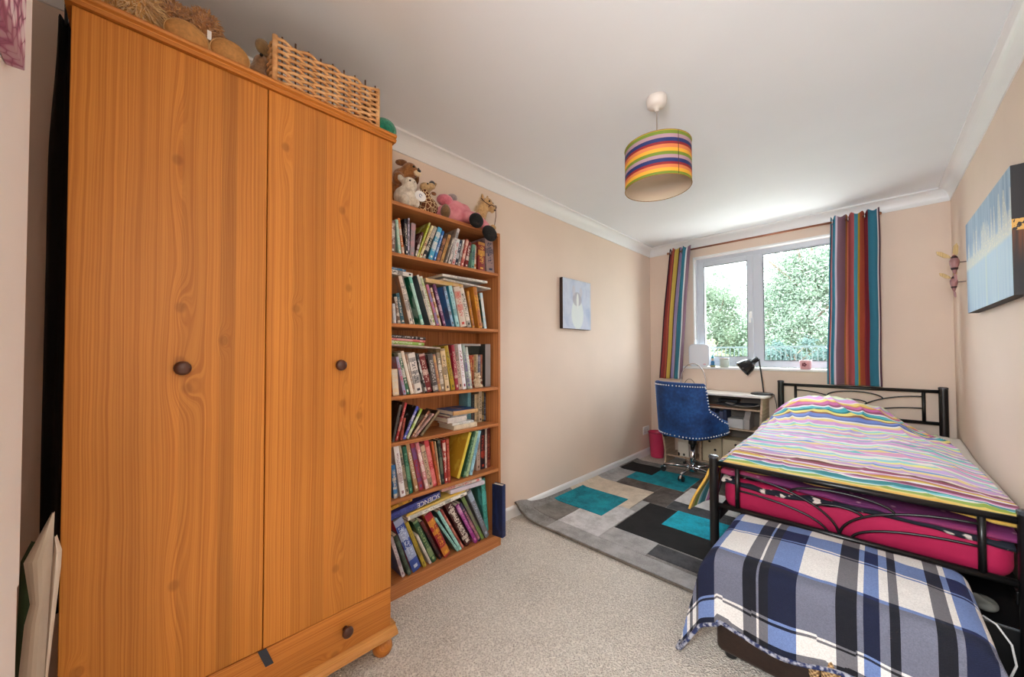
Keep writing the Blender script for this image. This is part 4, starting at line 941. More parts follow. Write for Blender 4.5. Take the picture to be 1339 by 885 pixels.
obj('jar_body', MB().lathe([(0,0),(.036,0),(.040,.006),(.040,.072),(.034,.082),(0,.082)], (-1.075,4.16,1.0245), 'z', 20, False), plain('pale_green_glass', (204,214,202), .15), jr, smooth=True)
obj('lid', MB().lathe([(0,.095),(.041,.095),(.043,.090),(.043,.083),(0,.082)], (-1.075,4.16,1.0245), 'z', 20, False), plain('cream_lid', (220,214,206), .4), jr, smooth=True)
pc = thing('candle_holder', 'small pink pot with a dark motif on the windowsill', 'pot', (-.427, 4.16, 1.0245))
obj('pot', MB().lathe([(0,0),(.036,0),(.04,.01),(.042,.055),(.046,.078),(.042,.08),(.036,.07),(.034,.012),(0,.01)], (-.427,4.16,1.0245), 'z', 20, False), plain('pink_ceramic', (226,170,176), .35), pc, smooth=True)
m_ = MB()
for q in range(5): a = q*2*PI/5; m_.ell((-.427+.0-.043*math.sin(.1)+.011*math.cos(a), 4.117, 1.066+.011*math.sin(a)), (.007,.002,.007), nu=8, nv=6)
obj('motif', m_, plain('dark_red_motif', (110,40,50), .5), pc)
# bin
bi = thing('waste_bin', 'pink plastic waste bin in the corner by the desk', 'bin', (-1.742, 4.075, 0))
obj('bucket', MB().lathe([(0,0),(.066,0),(.070,.008),(.088,.265),(.093,.272),(.093,.280),(.086,.280),(.083,.268),(.066,.012),(0,.010)], (-1.742,4.075,.001), 'z', 32, False), plain('pink_plastic', (214,64,104), .35), bi, smooth=True)
obj('liner', MB().lathe([(.094,.270),(.096,.282),(.090,.285)], (-1.742,4.075,.001), 'z', 32, False), plain('pink_rim', (178,44,78), .4), bi, smooth=True)

# ================================================================== SWIVEL CHAIR
CX, CY = -1.222, 3.655
ch = thing('swivel_chair', 'blue velvet tub swivel chair with chrome studs and star base', 'chair', (CX, CY, 0))
k = K('blue_velvet', .7); p = k.coord(); f = k.noise(p, 5, 4, .6); fg_ = k.noise(p, 40, 3)
k.base(k.ramp(f*.75+fg_*.25, [(.32, C(8,36,84)), (.52, C(14,62,124)), (.72, C(28,96,166))])); k.b.inputs['Sheen Weight'].default_value = .5; k.b.inputs['Sheen Tint'].default_value = C(90,150,220); k.b.inputs['Sheen Roughness'].default_value = .35
M_vel = k.mat
A_, B_ = .285, .27; PHM = math.radians(118)
def ztop(ph):
    a = abs(math.degrees(ph)); z = .905
    z -= .235*sstep(50, 63, a); z -= .10*sstep(62, 100, a); z -= .07*sstep(98, 118, a)
    return z
def zbot(ph): return .405 + .035*sstep(20, 100, abs(math.degrees(ph)))
ROT = math.radians(-14)
def shell(ph, z, inset=0.0):
    fl = 1 + .10*(z-.42)/.5
    r_a, r_b = A_*fl - inset, B_*fl - inset
    c_, s_ = abs(math.cos(ph))**.8*math.copysign(1, math.cos(ph)), abs(math.sin(ph))**.8*math.copysign(1, math.sin(ph))
    return Vector((CX + r_a*s_, CY - r_b*c_, z))
def sh_out(u, v):
    ph = mx(-PHM, PHM, u); return shell(ph, mx(zbot(ph), ztop(ph), v))
def shb():
    mb = MB(); nu, nv, ns = 96, 14, 6
    rings = []
    for i in range(nu+1):
        ph = mx(-PHM, PHM, i/nu); zb, zt = zbot(ph), ztop(ph); row = []
        for j in range(nv+1): row.append(shell(ph, mx(zb, zt-.012, j/nv)))
        for j in range(1, ns): a = PI*j/ns; row.append(shell(ph, zt-.012+.014*math.sin(a), .024*(1-math.cos(a))))
        for j in range(nv+1): row.append(shell(ph, mx(zt-.012, zb, j/nv), .048))
        rings.append(row)
    n = len(rings[0]); vs = [p for r in rings for p in r]; fs = []
    for i in range(nu):
        for j in range(n): j2 = (j+1) % n; fs.append((i*n+j, (i+1)*n+j, (i+1)*n+j2, i*n+j2))
    fs.append(tuple(range(n-1,-1,-1))); fs.append(tuple(nu*n+j for j in range(n)))
    return mb.add(vs, fs)
obj('backrest', shb(), M_vel, ch, smooth=True)
ns_ = MB()
def stud(ph, z):
    p = shell(ph, z, -.001); ns_.ell(p, (.0066,.0066,.0066), nu=8, nv=6)
for q in range(25): ph = mx(-math.radians(50), math.radians(50), q/24); stud(ph, ztop(ph)-.028)
for sg in (-1, 1):
    for q in range(8): stud(sg*math.radians(51.5+q*1.0), .865-q*.026)
    for q in range(11): ph = sg*mx(math.radians(61), math.radians(112), q/10); stud(ph, ztop(ph)-.024)
for q in range(41): ph = mx(-PHM+.05, PHM-.05, q/40); stud(ph, zbot(ph)+.018)
so = obj('stud', ns_, plain('pearl_stud', (226,226,230), .2), ch, smooth=True); so['kind'] = 'stuff'
obj('seat', MB().lathe([(0,.41),(.20,.41),(.225,.425),(.232,.46),(.225,.495),(.19,.515),(0,.522)], (CX,CY+.02,0), 'z', 36, False), M_vel, ch, smooth=True)
obj('seat_pan', MB().lathe([(0,.375),(.06,.375),(.16,.40),(.215,.407),(.215,.412),(0,.412)], (CX,CY+.01,0), 'z', 28, False), M_darkplastic, ch, smooth=True)
obj('gas_sleeve', MB().lathe([(0,.31),(.036,.31),(.038,.315),(.034,.375),(0,.375)], (CX,CY,0), 'z', 20, False), M_darkplastic, ch, smooth=True)
obj('gas_column', MB().lathe([(0,.055),(.025,.055),(.025,.31),(0,.31)], (CX,CY,0), 'z', 20, False), M_chrome, ch, smooth=True)
obj('lever', MB().tube([(CX,CY,.385),(CX-.12,CY-.12,.382),(CX-.20,CY-.16,.372)], [.005,.005,.012], 8), M_darkplastic, ch)
obj('hub', MB().lathe([(0,.05),(.034,.05),(.04,.06),(.04,.10),(.03,.112),(0,.112)], (CX,CY,0), 'z', 20, False), M_chrome, ch, smooth=True)
for q in range(5):
    a = math.radians(195+72*q) - ROT; d = Vector((math.cos(a), math.sin(a), 0)); c0 = Vector((CX,CY,.098))
    lg = obj('leg', MB().tube([c0+d*.03, c0+d*.15+Vector((0,0,-.004)), c0+d*.262+Vector((0,0,-.012))], [.016,.014,.011], 10), M_chrome, ch, smooth=True)
    e = c0 + d*.258; g = 0.0
    zc = .0445; s_ = Vector((-d.y, d.x, 0))
    wq = MB()
    for sg in (-1, 1):
        wq.tube([Vector((e.x,e.y,zc))+s_*sg*.008, Vector((e.x,e.y,zc))+s_*sg*.021], .025, 18)
    cs = obj('castor', wq, M_darkplastic, lg)
    hd_ = MB().tube([(e.x,e.y,zc+.01),(e.x,e.y,.088)], .006, 8); hd_.tube([Vector((e.x,e.y,zc+.006))-s_*.007, Vector((e.x,e.y,zc+.006))+s_*.007], .027, 16)
    obj('castor_hood', hd_, M_chrome, lg)
ch.rotation_euler = (0, 0, ROT)
# ================================================================== BED
bx0, bx1, fy, hy = -.605, .365, 2.12, 4.13
bd_ = thing('bed', 'black metal framed bed with arched wire head and foot boards', 'bed', (-.12, 3.1, 0))
def board(y, zt_post, z_top, z_low, rp):
    for x_ in (bx0, bx1):
        zb_ = .021 if (x_ < 0 and y < 3) else 0
        p_ = obj('post', MB().lathe([(0,zb_),(rp,zb_),(rp,zt_post-.006),(0,zt_post-.006)], (x_,y,0), 'z', 24, False), M_black, bd_, smooth=False)
        obj('cap', MB().lathe([(0,zt_post-.006),(rp+.0015,zt_post-.006),(rp+.0015,zt_post+.006),(rp-.006,zt_post+.010),(0,zt_post+.011)], (x_,y,0), 'z', 24, False), plain('grey_plastic_cap', (70,74,80), .25), p_)
    obj('top_rail', MB().tube([(bx0+rp,y,z_top),(bx1-rp,y,z_top)], .013, 14), M_black, bd_, smooth=True)
    obj('lower_rail', MB().tube([(bx0+rp,y,z_low),(bx1-rp,y,z_low)], .013, 14), M_black, bd_, smooth=True)
    for x_ in (-.497, .268): obj('spindle', MB().tube([(x_,y,z_low),(x_,y,z_top)], .0105, 12), M_black, bd_, smooth=True)
    H = z_top - z_low; xc = -.115
    def q_ell(sg, a, b, t0=0.0, t1=PI/2):
        xo = .268 if sg > 0 else -.497
        return [(xo - sg*a*math.cos(t), y, z_low + b*math.sin(t)) for t in [mx(t0, t1, i/20) for i in range(21)]]
    for sg in (1, -1):
        obj('arc', MB().tube(q_ell(sg, .383, H*.82), .005, 8), M_black, bd_, smooth=True)
        obj('arc', MB().tube(q_ell(sg, .345, H*.45), .005, 8), M_black, bd_, smooth=True)
    for a, b, z0 in ((.168, H*.20, z_low+H*.675), (.075, H*.11, z_low+H*.485)):
        obj('arc', MB().tube([(xc + a*math.cos(PI*i/24), y, z0 + b*math.sin(PI*i/24)) for i in range(25)], .005, 8), M_black, bd_, smooth=True)
board(fy, .628, .598, .382, .0215)
board(hy, .908, .882, .645, .024)
for x_ in (bx0+.012, bx1-.012):
    obj('side_rail', MB().box(x_-.012, x_+.012, fy+.02, hy-.02, .30, .345), M_black, bd_, bevel=.003)
for q in range(12): obj('slat', MB().box(bx0+.02, bx1-.02, 2.2+q*.158, 2.26+q*.158, .345, .357), M_black, bd_)

k = K('pink_fitted_sheet', .8); p = k.coord(); x, y, z = k.sep(p)
k.base(k.ramp(k.noise(p, 3, 3), [(.3, C(160,12,66)), (.7, C(184,20,78))])); gath = k.noise(k.comb(x*60.0, y*6.0, z*4.0), 1, 2); k.bump(gath*.6+k.noise(p, 14, 3), .25, .006)
mt = tag(obj('mattress', rbox(MB(), -.572, .349, 2.148, 4.10, .360, .520, .055, 5), k.mat, loc=(-.11, 3.1, .36), smooth=True), 'mattress in a magenta pink fitted sheet on the black bed', 'mattress')
# layers crumpled under the duvet
def rumple(name, x0, x1, y0, y1, zf, th, m, seed, label, cat, nu=80, nv=12, amp=.008):
    def fn(u, v):
        x, y = mx(x0,x1,u), mx(y0,y1,v)
        yo = .012*nz(u*9, seed)*(1-v)
        z = zf(u, v) + amp*nz(u*12, v*4, seed)
        return Vector((x, y+yo, z))
    mb = MB().grid(fn, nu, nv, thick=lambda u, v: (0, 0, -th))
    return tag(obj(name, mb, m, loc=(mx(x0,x1,.5), mx(y0,y1,.5), zf(.5,.5)), smooth=True), label, cat)
k = K('navy_print_sheet', .85); p = k.coord(); n1 = k.noise(p, 16, 2, .6)
k.base(k.mix(n1.sm(.60, .635), C(20,24,38), C(214,200,192)))
def zn(u, v): return mx(.548, .535, u) - .036*(1-v)**3 - .010*math.sin(7*u)*(1-v)
rumple('sheet', -.575, .345, 2.142, 2.60, lambda u, v: max(zn(u, v), .526 if v > .15 else .4), .012, k.mat, 5.0, 'crumpled navy sheet with pale print showing behind the footboard', 'sheet')
k = K('plum_blanket', .85); p = k.coord(); x, y, z = k.sep(p); n1 = k.voro(p, 17)
c_ = k.ramp(k.noise(k.comb(x*2.2, y*3.0, z*2.0), 1, 1), [(.40, C(166,58,84)), (.52, C(120,40,96)), (.6, C(96,36,88))]); k.base(k.mix(n1.sm(.10, .16, 1, 0)*.5, c_, C(206,150,170)))
rumple('blanket', -.578, .355, 2.146, 2.60, lambda u, v: mx(.580, .556, u) - .030*(1-v)**3 + .008*math.sin(5*u+1), .013, k.mat, 9.0, 'plum blanket layer between the duvet and the navy sheet', 'blanket')
k = K('white_bed_linen', .85); p = k.coord(); k.base(k.ramp(k.noise(p, 2, 2), [(.3, C(226,218,210)), (.7, C(240,236,230))])); k.bump(k.noise(p, 9, 3), .3, .01)
rumple('under_sheet', .10, .424, 2.45, 4.02, lambda u, v: .536 + .036*sstep(.6,.95,v) - .006*sstep(.75,1,u), .011, k.mat, 15.0, 'white sheet showing between the striped duvet and the right wall', 'sheet', 24, 60, .008)
# the striped duvet
HUMP = [(-.60,.655),(-.55,.715),(-.48,.765),(-.38,.800),(-.25,.811),(-.12,.796),(.03,.762),(.12,.708),(.19,.660),(.28,.615),(.40,.590)]
def prof(x):
    if x <= HUMP[0][0]: return HUMP[0][1]
    for (a, za), (b, zb) in zip(HUMP, HUMP[1:]):
        if x <= b: return mx(za, zb, (x-a)/(b-a))
    return HUMP[-1][1]
def dtop(x, y):
    z = .600 + .020*sstep(2.2, 2.9, y)
    z -= (.034*sstep(.20, .40, x)*sstep(2.2, 2.7, y) + .010*sstep(.2,.4,x))*(1 - sstep(3.1,3.7,y))
    t = sstep(3.12, 3.80, y)
    z = mx(z, prof(x), t) + .012*math.sin(PI*t)
    z -= .06*sstep(3.86, 4.03, y)
    z += .020*math.exp(-((x-.10-.18*(y-3.2))/.09)**2)*sstep(2.7,3.1,y)*sstep(3.8,3.4,y)
    return z
def wr_(x, y):
    a = 0.0
    r1 = 1 - abs(nz(x*9 + y*3.2, y*2.2 - x*1.2, 2.0)*2.0); a += .018*max(0, r1)**3*sstep(3.0, 3.45, y)
    r2 = 1 - abs(nz(x*2.0 - y*.8, y*7.0 + x*1.6, 5.0)*2.0); a += .009*max(0, r2)**3*(1 - sstep(3.0, 3.5, y))
    r3 = 1 - abs(nz(x*5.0 + y*3, y*4.5 - x*3, 8.0)*2.0); a += .006*max(0, r3)**4
    a += .006*nz(x*3, y*3, 3.0) + .0015*nz(x*14, y*12, 6.0)
    return a
DX0, DX1, DY0, DY1 = -.598, .385, 2.150, 4.02
HANG = .30
def duv(u, v):
    s = mx(-HANG, DX1-DX0, u)            # cloth coordinate from the left edge
    yc = mx(DY0, DY1, v)
    y = yc + .012*nz(u*6, v*2, 4.0)
    front = max(0, (2.19 - y)/.04)
    if s >= 0:
        x = DX0 + s - .05*sstep(.30, 0, v)*sstep(.75, 1, u)*0
        xr = x - .075*sstep(2.7, 3.9, y)*sstep(.6, 1, s/(DX1-DX0))
        z = dtop(x, y) + wr_(x, y) - .030*sstep(.03, 0, s)
        z -= .016*front**2
        return Vector((xr, y, z))
    d = -s; r = .05
    lim = mx(mx(.30, .26, sstep(0, .4, v)), .11, sstep(.66, .80, v))
    d *= lim/HANG
    if d < r*PI/2: hx, dz = r*math.sin(d/r), r*(1-math.cos(d/r))
    else: hx, dz = r + (d-r*PI/2)*.26, r + (d-r*PI/2)*.95
    hx += .018*sstep(.05, .25, d)*math.sin(v*26 + 1.0) + .02*sstep(.06,.3,d)*sstep(.12, 0, v)
    z = dtop(DX0, y) - .030 + wr_(DX0, y)*.4 - dz
    y -= .02*sstep(.05,.3,d)*sstep(.1,0,v)
    return Vector((DX0 - hx, y, z))
DST = [(.6,(226,236,196)),(.35,(190,214,226)),(1.5,(222,156,214)),(.4,(238,226,206)),(.9,(236,206,110)),(.35,(214,150,60)),(.9,(206,96,160)),(.6,(150,62,104)),(.4,(236,232,232)),(.9,(56,176,190)),(.35,(20,120,124)),(.6,(240,226,126)),(.4,(150,96,70)),(.7,(116,140,214)),(.4,(90,110,180)),
       (.35,(238,236,230)),(.55,(238,214,150)),(.9,(216,160,216)),(.3,(240,236,226)),(.4,(150,220,220)),(.35,(240,236,150)),(.6,(190,180,228)),(.3,(240,230,210)),(.5,(226,168,196)),(.5,(150,206,226)),(.3,(236,222,140)),(.4,(236,226,232)),(.5,(196,150,210)),(.35,(90,190,180))]
k = K('striped_duvet_cotton', .8); u_, v_, _ = k.sep(k.uv())
tot = sum(w for w, c in DST); a = 0; st = []
for w, c in DST: st.append((a/tot, C(*c))); a += w
t = (1.0 - v_)
low = [(1.0,(200,160,206)),(.5,(240,226,216)),(.5,(110,52,50)),(.8,(150,52,92)),(.4,(236,226,236)),(.35,(206,140,190)),(.5,(200,146,52)),(.4,(226,200,90)),(.4,(236,228,236)),(.8,(130,48,84)),(.5,(206,130,190)),(.3,(238,236,236)),(1.0,(30,134,144)),(.4,(120,206,214)),(.3,(238,238,226)),(.9,(146,176,64)),(.6,(232,206,110)),(.7,(232,186,84))]
tl_ = sum(w for w, c in low); a = 0; st2 = []
for w, c in low: st2.append((a/tl_, C(*c))); a += w
wig = (k.noise(k.comb(u_*5.0, v_*2.0), 1, 2)-.5)*.012
t1 = (((t+wig) - .105) / .375).mx(0.0)
ca = k.ramp(t1, st, 'CONSTANT'); cb_ = k.ramp(((t+wig)-.80)/.20, st2, 'CONSTANT')
fine = k.ramp(((t+wig)/.17).fract(), [(0,C(216,164,216)),(.13,C(240,236,230)),(.22,C(150,214,222)),(.30,C(240,232,150)),(.38,C(206,180,230)),(.5,C(238,226,220)),(.56,C(120,160,220)),(.64,C(236,216,150)),(.72,C(222,160,200)),(.86,C(236,232,236)),(.92,C(110,200,200))], 'CONSTANT')
c_ = k.mix((t+wig).gt(.48), ca, fine); c_ = k.mix((t+wig).gt(.80), c_, cb_)
wv = k.noise(k.comb(u_*500.0, v_*900.0), 1, 1); k.base(c_); k.bump(wv, .1, .0008); k.b.inputs['Sheen Weight'].default_value = .1
tag(obj('duvet', MB().grid(duv, 170, 230, thick=lambda u, v: (0, 0, -.012) if u > .24 else (.012, 0, 0)), k.mat, loc=(-.1, 3.1, .6), smooth=True), 'multicoloured striped duvet rumpled over the bed', 'duvet')

# ================================================================== OTTOMAN AND PLAID BLANKET
M_lea = speck('brown_leather', (40, 24, 17), .3, 60, .45, .3, .003)
ot = thing('ottoman', 'low dark brown leather ottoman in front of the bed', 'ottoman', (-.13, 1.81, 0))
obj('upholstery', rbox(MB(), -.452, .195, 1.578, 2.055, .022, .395, .022, 4), M_lea, ot, smooth=True)
for x_ in (-.41, .155):
    for y_ in (1.62, 2.01): obj('foot', MB().lathe([(0,0),(.02,0),(.024,.022),(0,.022)], (x_,y_,0), 'z', 12, False), M_darkplastic, ot)
obj('button', MB().ell((-.335, 1.577, .17), (.004,.002,.004), nu=8, nv=6), plain('tan_stud', (150,110,80), .4), ot)
PX0, PX1, PYB, PYF = -.435, .180, 2.062, 1.582
LFT, RGT, FRT = .31, .34, .285
rr_ = .045
def over(o, fl):
    if o <= 0: return 0.0, 0.0
    if o < rr_*PI/2: return rr_*math.sin(o/rr_), rr_*(1-math.cos(o/rr_))
    q = o - rr_*PI/2; return rr_ + q*fl, rr_ + q*(1-fl*fl*.5)
def plaid(u, v):
    s = mx(PX0-LFT, PX1+RGT, u); tt = mx(0, PYB-PYF+FRT, v)
    yb = PYB - tt
    a = max(0, PX0 - s); c = max(0, s - PX1); b = max(0, PYF - yb)
    top = .412 + .020*math.sin(PI*min(1, max(0, (s-PX0)/(PX1-PX0))))*math.sin(PI*min(1, tt/(PYB-PYF))) - .02*math.exp(-tt/.03)
    x = min(max(s, PX0), PX1); y = max(yb, PYF)
    ha, da = over(a, .10); hc, dc = over(c, .16); hb, db = over(b, .035)
    side = a if a > 0 else c
    m_ = min(side, b); sg = -1 if a > 0 else 1
    hs, ds = (ha, da) if a > 0 else (hc, dc)
    e = m_*.78
    x += sg*hs; y -= hb
    z = top - max(ds, db)
    if m_ > 0:
        # corner ear: cloth of both overhangs folds together and sticks out
        x += sg*(-hs*0 + e*.30) ; y += e*.10*(1 if side > b else -1) - e*.06
        z -= m_*.55
    else:
        if b > 0: y -= .012*sstep(.05,.3,b)*math.sin(s*23+.6) ; z += .030*sstep(.1,.3,b)*math.sin(s*13.0+1.9) + .025*sstep(.1,.3,b)*sstep(-.42,-.25,s)*sstep(-.05,-.25,s)
        if side > 0: x += sg*.014*sstep(.05,.3,side)*math.sin(tt*21+.4)
    z += .004*nz(s*9, tt*9, 2.0) + .002*nz(s*22, tt*22, 5.0)
    return Vector((x, y, max(z, .012)))
k = K('plaid_fleece', .95); s_, t_, _ = k.sep(k.uv())
W_, N_, K_ = (246,245,244), (124,150,208), (124,124,132)
def seq2(stops, lo, hi): return [((p_-lo)/(hi-lo) if p_ > lo else 0.0, C(*c)) for p_, c in stops]
warp = seq2([(-1.2,W_),(-.72,K_),(-.69,W_),(-.66,N_),(-.62,W_),(-.59,K_),(-.565,W_),(-.53,K_),(-.51,N_),(-.445,W_),(-.355,K_),(-.308,W_),(-.300,K_),(-.285,W_),(-.280,K_),(-.272,N_),(-.20,W_),(-.098,K_),(-.049,W_),(-.034,N_),(-.003,W_),(.018,K_),(.041,W_),(.112,K_),(.150,W_),(.158,N_),(.213,W_),(.27,K_),(.31,W_),(.33,N_),(.40,W_),(.46,K_)], -1.2, .6)
weft = seq2([(0,W_),(.025,K_),(.05,W_),(.135,N_),(.245,W_),(.256,N_),(.263,W_),(.300,W_),(.420,W_),(.452,N_),(.468,(122,126,146)),(.655,W_),(.665,K_),(.672,W_),(.735,K_),(.76,N_),(.775,W_)], 0, .8)
cw = k.ramp((s_ + 1.2)/1.8, warp[:32], 'CONSTANT'); cf = k.ramp(t_/.8, weft, 'CONSTANT')
tw = ((s_*1500.0 + t_*1500.0).sin()*.5+.5)
prod = k.mix(1.0, cw, cf, 'MULTIPLY')
def lum(v):
    n = k.n('ShaderNodeRGBToBW'); k.l(v, n.inputs[0]); return V(k, n.outputs[0])
dark = ((1.0 - lum(cw))*(1.0 - lum(cf))).sm(.15, .38)
c_ = k.mix(dark*.90, prod, k.mix(1.0, prod, (.08,.09,.16,1), 'MULTIPLY'))
fz = k.noise(k.coord(), 230, 3, .7); one = (1.0 - lum(cf)).mx(1.0 - lum(cw)).sm(.2,.5)
c_ = k.mix(one*tw*.35, c_, k.mix(1.0, c_, (.6,.6,.64,1), 'MULTIPLY'))
k.base(k.mix(1.0, c_, k.ramp(fz, [(.3, (.74,.74,.74,1)), (.65, (1,1,1,1))]), 'MULTIPLY')); k.bump(fz + tw*.3, .5, .003)
M_plaid = k.mat
pbm = MB().grid(plaid, 150, 110, uvf=lambda u, v: (mx(PX0-LFT, PX1+RGT, u), mx(0, PYB-PYF+FRT, v)), thick=lambda u, v: (0, 0, -.006) )
pb = thing('throw_blanket', 'navy, white and grey plaid fleece throw draped over the ottoman', 'blanket', (-.13, 1.8, .4))
obj('fleece', pbm, M_plaid, pb, smooth=True)
hem = MB(); hem.tube([plaid(q/90, 1.0) for q in range(91)], .0075, 8); hem.tube([plaid(0.0, q/60) for q in range(61)], .0075, 8); hem.tube([plaid(1.0, q/60) for q in range(61)], .0075, 8)
kh = K('plaid_hem', .95); n_ = kh.noise(kh.coord(), 60, 2); kh.base(kh.ramp(n_, [(.42, C(40,50,92)), (.58, C(176,178,190))])); kh.bump(kh.noise(kh.coord(), 220, 2), .6, .003)
obj('hem', hem, kh.mat, pb, smooth=True)
# woven straw pieces dangling at the ottoman front
kst = K('woven_straw', .9); p = kst.coord(); x, y, z = kst.sep(p); f = ((x*420.0).sin()*(z*420.0).sin()); kst.base(kst.ramp(f*.5+.5, [(.2, C(128,96,62)), (.7, C(206,170,122))])); kst.bump(f, .8, .004)
for q, (x_, w_, lb) in enumerate(((-.153, .016, 'narrow woven straw tassel hanging below the plaid throw hem'), (-.112, .026, 'wider woven straw tassel hanging below the plaid throw hem'))):
    tg = obj('straw_tassel', MB().ell((x_, 1.555, .165), (w_, .016, .075), nu=18, nv=14), kst.mat, loc=(x_,1.555,.09), smooth=True); tag(tg, lb, 'tassel', 'woven straw tassels')
    obj('cord', MB().tube([(x_,1.555,.235),(x_,1.552,.30)], .004, 6), kst.mat, tg)

# things pushed under the bed
ub = thing('under_bed_drawer', 'black storage drawer under the right side of the bed', 'drawer', (.30, 2.5, 0))
obj('box', MB().box(.235, .415, 2.17, 2.95, .004, .20), plain('black_storage', (20,20,22), .45), ub, bevel=.006)
obj('rim', MB().tube([(.232,2.166,.203),(.418,2.166,.203),(.418,2.95,.203),(.232,2.95,.203)], .006, 8, closed=True), plain('grey_rim', (96,98,102), .35), ub)
gb = MB(); gb.ell((.285,2.24,.232),(.035,.05,.022)); 
for q in range(4): gb.tube([(.27+.012*q,2.22,.235),(.262+.004*q-.02,2.19-.004*q,.262+.006*q),(.25-.03+.008*q,2.165,.268+.004*q)], [.010,.009,.006], 8)
tag(obj('work_glove', gb, plain('grey_knit', (120,120,114), .9), loc=(.28,2.24,.22), remesh=.005), 'grey glove lying on the black drawer under the bed', 'glove')
tag(obj('white_cable', MB().tube([(.262,2.10,.245),(.29,2.085,.235),(.318,2.07,.19),(.325,2.06,.13),(.31,2.05,.085),(.285,2.05,.07)], .0032, 8), M_white, loc=(.3,2.08,.1), smooth=True), 'thin white cable looping down beside the plaid throw', 'cable')
tag(obj('teal_packet', MB().box(.315,.36,2.03,2.06,.004,.07), plain('teal_card', (40,110,132), .5), loc=(.34,2.045,0), bevel=.004), 'small teal packet on the floor behind the bundled fleece', 'packet')
fl_ = MB(); fl_.ell((.305,1.80,.055),(.055,.10,.05)); fl_.ell((.345,1.86,.06),(.05,.08,.055)); fl_.ell((.32,1.93,.075),(.045,.06,.06))
km = K('bundled_fleece_cloth', .95); p = km.coord(); x, y, z = km.sep(p); km.base(km.ramp(((x*9.0+y*16.0+km.noise(p, 7, 2)*2.0)).fract(), [(0,C(226,222,214)),(.34,C(110,122,160)),(.5,C(226,222,214)),(.62,C(26,36,70)),(.8,C(190,190,200))], 'CONSTANT')); km.bump(km.noise(p, 200, 2), .5, .003)
o_ = obj('bundled_fleece', fl_, km.mat, loc=(.30,1.86,0), remesh=.008); tag(o_, 'bundle of plaid fleece on the carpet right of the ottoman', 'fleece')
cbx = thing('cardboard_box', 'open brown box with pale lining under the foot of the bed', 'box', (-.37, 2.33, 0))
m_ = MB(); m_.box(-.53,-.522,2.20,2.50,.026,.29); m_.box(-.24,-.232,2.20,2.50,.026,.29); m_.box(-.522,-.24,2.20,2.208,.026,.29); m_.box(-.522,-.24,2.492,2.50,.026,.29); m_.box(-.522,-.24,2.208,2.492,.026,.034)
obj('shell', m_, plain('dark_brown_card', (66,44,32), .7), cbx); obj('contents', MB().box(-.515,-.247,2.215,2.485,.034,.265), plain('beige_cloth', (190,170,146), .9), cbx, bevel=.02)
# cardboard and paper standing between wardrobe and alcove wall
def sheet(name, pts, th, m, label, cat='cardboard', group=None):
    """pts: outline in the (y,z) plane with bend in x"""
    n = len(pts); vs = [Vector(p) for p in pts]; c = sum(vs, Vector())/n
    mb = MB(); a = vs + [c]; b = [p + Vector((th,0,0)) for p in a]
    mb.add(a+b, [(i,(i+1)%n,n) for i in range(n)] + [(n+1+(i+1)%n, n+1+i, 2*n+1) for i in range(n)] + [((i+1)%n, i, n+1+i, n+1+(i+1)%n) for i in range(n)])
    return tag(obj(name, mb, m, loc=(c.x,c.y,0)), label, cat, group)
M_cc = plain('cream_card', (218,204,186), .8)
def curled(name, pts, th, m, label, cat='cardboard'):
    """upright sheet swept from left and right edges (y_left, y_right, x, z)"""
    mb = MB(); n = len(pts)-1
    def fn(u, v):
        f = v*n; i = min(int(f), n-1); t = f - i; a, b = pts[i], pts[i+1]; q = [mx(a[k_], b[k_], t) for k_ in range(4)]
        return Vector((q[2] + .012*math.sin(PI*u), mx(q[0], q[1], u), q[3]))
    mb.grid(fn, 6, n*4, thick=lambda u, v: (-th, 0, 0))
    return tag(obj(name, mb, m, loc=(pts[0][2], pts[0][0], 0), smooth=False), label, cat)
curled('card_sheet', [(-.156,-.150,-1.318,.0),(-.152,-.147,-1.318,.46),(-.145,-.1315,-1.320,.70),(-.143,-.131,-1.322,.735),(-.1425,-.139,-1.325,.77)], .002, M_cc, 'narrow torn cream card standing against the wardrobe side')
curled('creased_sheet', [(-.190,-.154,-1.335,.0),(-.190,-.152,-1.335,.455),(-.183,-.150,-1.337,.584),(-.176,-.148,-1.338,.625),(-.186,-.146,-1.338,.72),(-.148,-.1445,-1.340,.82)], .002, plain('creased_paper', (206,190,170), .8), 'wide creased cream paper standing behind the narrow card')
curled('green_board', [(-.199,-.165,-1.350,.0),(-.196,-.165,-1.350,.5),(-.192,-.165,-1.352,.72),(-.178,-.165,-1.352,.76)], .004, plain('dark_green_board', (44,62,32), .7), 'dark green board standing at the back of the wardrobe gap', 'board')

def overlay(u, v):  # near-black sheet, a guessed garment, stands in for the gap's shade
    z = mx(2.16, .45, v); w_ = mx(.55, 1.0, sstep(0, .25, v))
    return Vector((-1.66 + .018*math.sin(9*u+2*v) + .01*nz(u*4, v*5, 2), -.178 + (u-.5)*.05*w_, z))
ct = thing('overlay', 'dark clothing-like sheet added to deepen the shade in the gap beside the wardrobe', 'overlay', (-1.66, -.178, .45))
obj('cloth', MB().grid(overlay, 16, 40, thick=lambda u, v: (-.02, 0, 0)), plain('dark_gap_shade', (34,25,20), .95), ct, smooth=True)
obj('hanger', MB().tube([(-1.67,-.178,2.15),(-1.67,-.178,2.22),(-1.70,-.178,2.235),(-1.857,-.178,2.235)], .004, 6), M_black, ct)
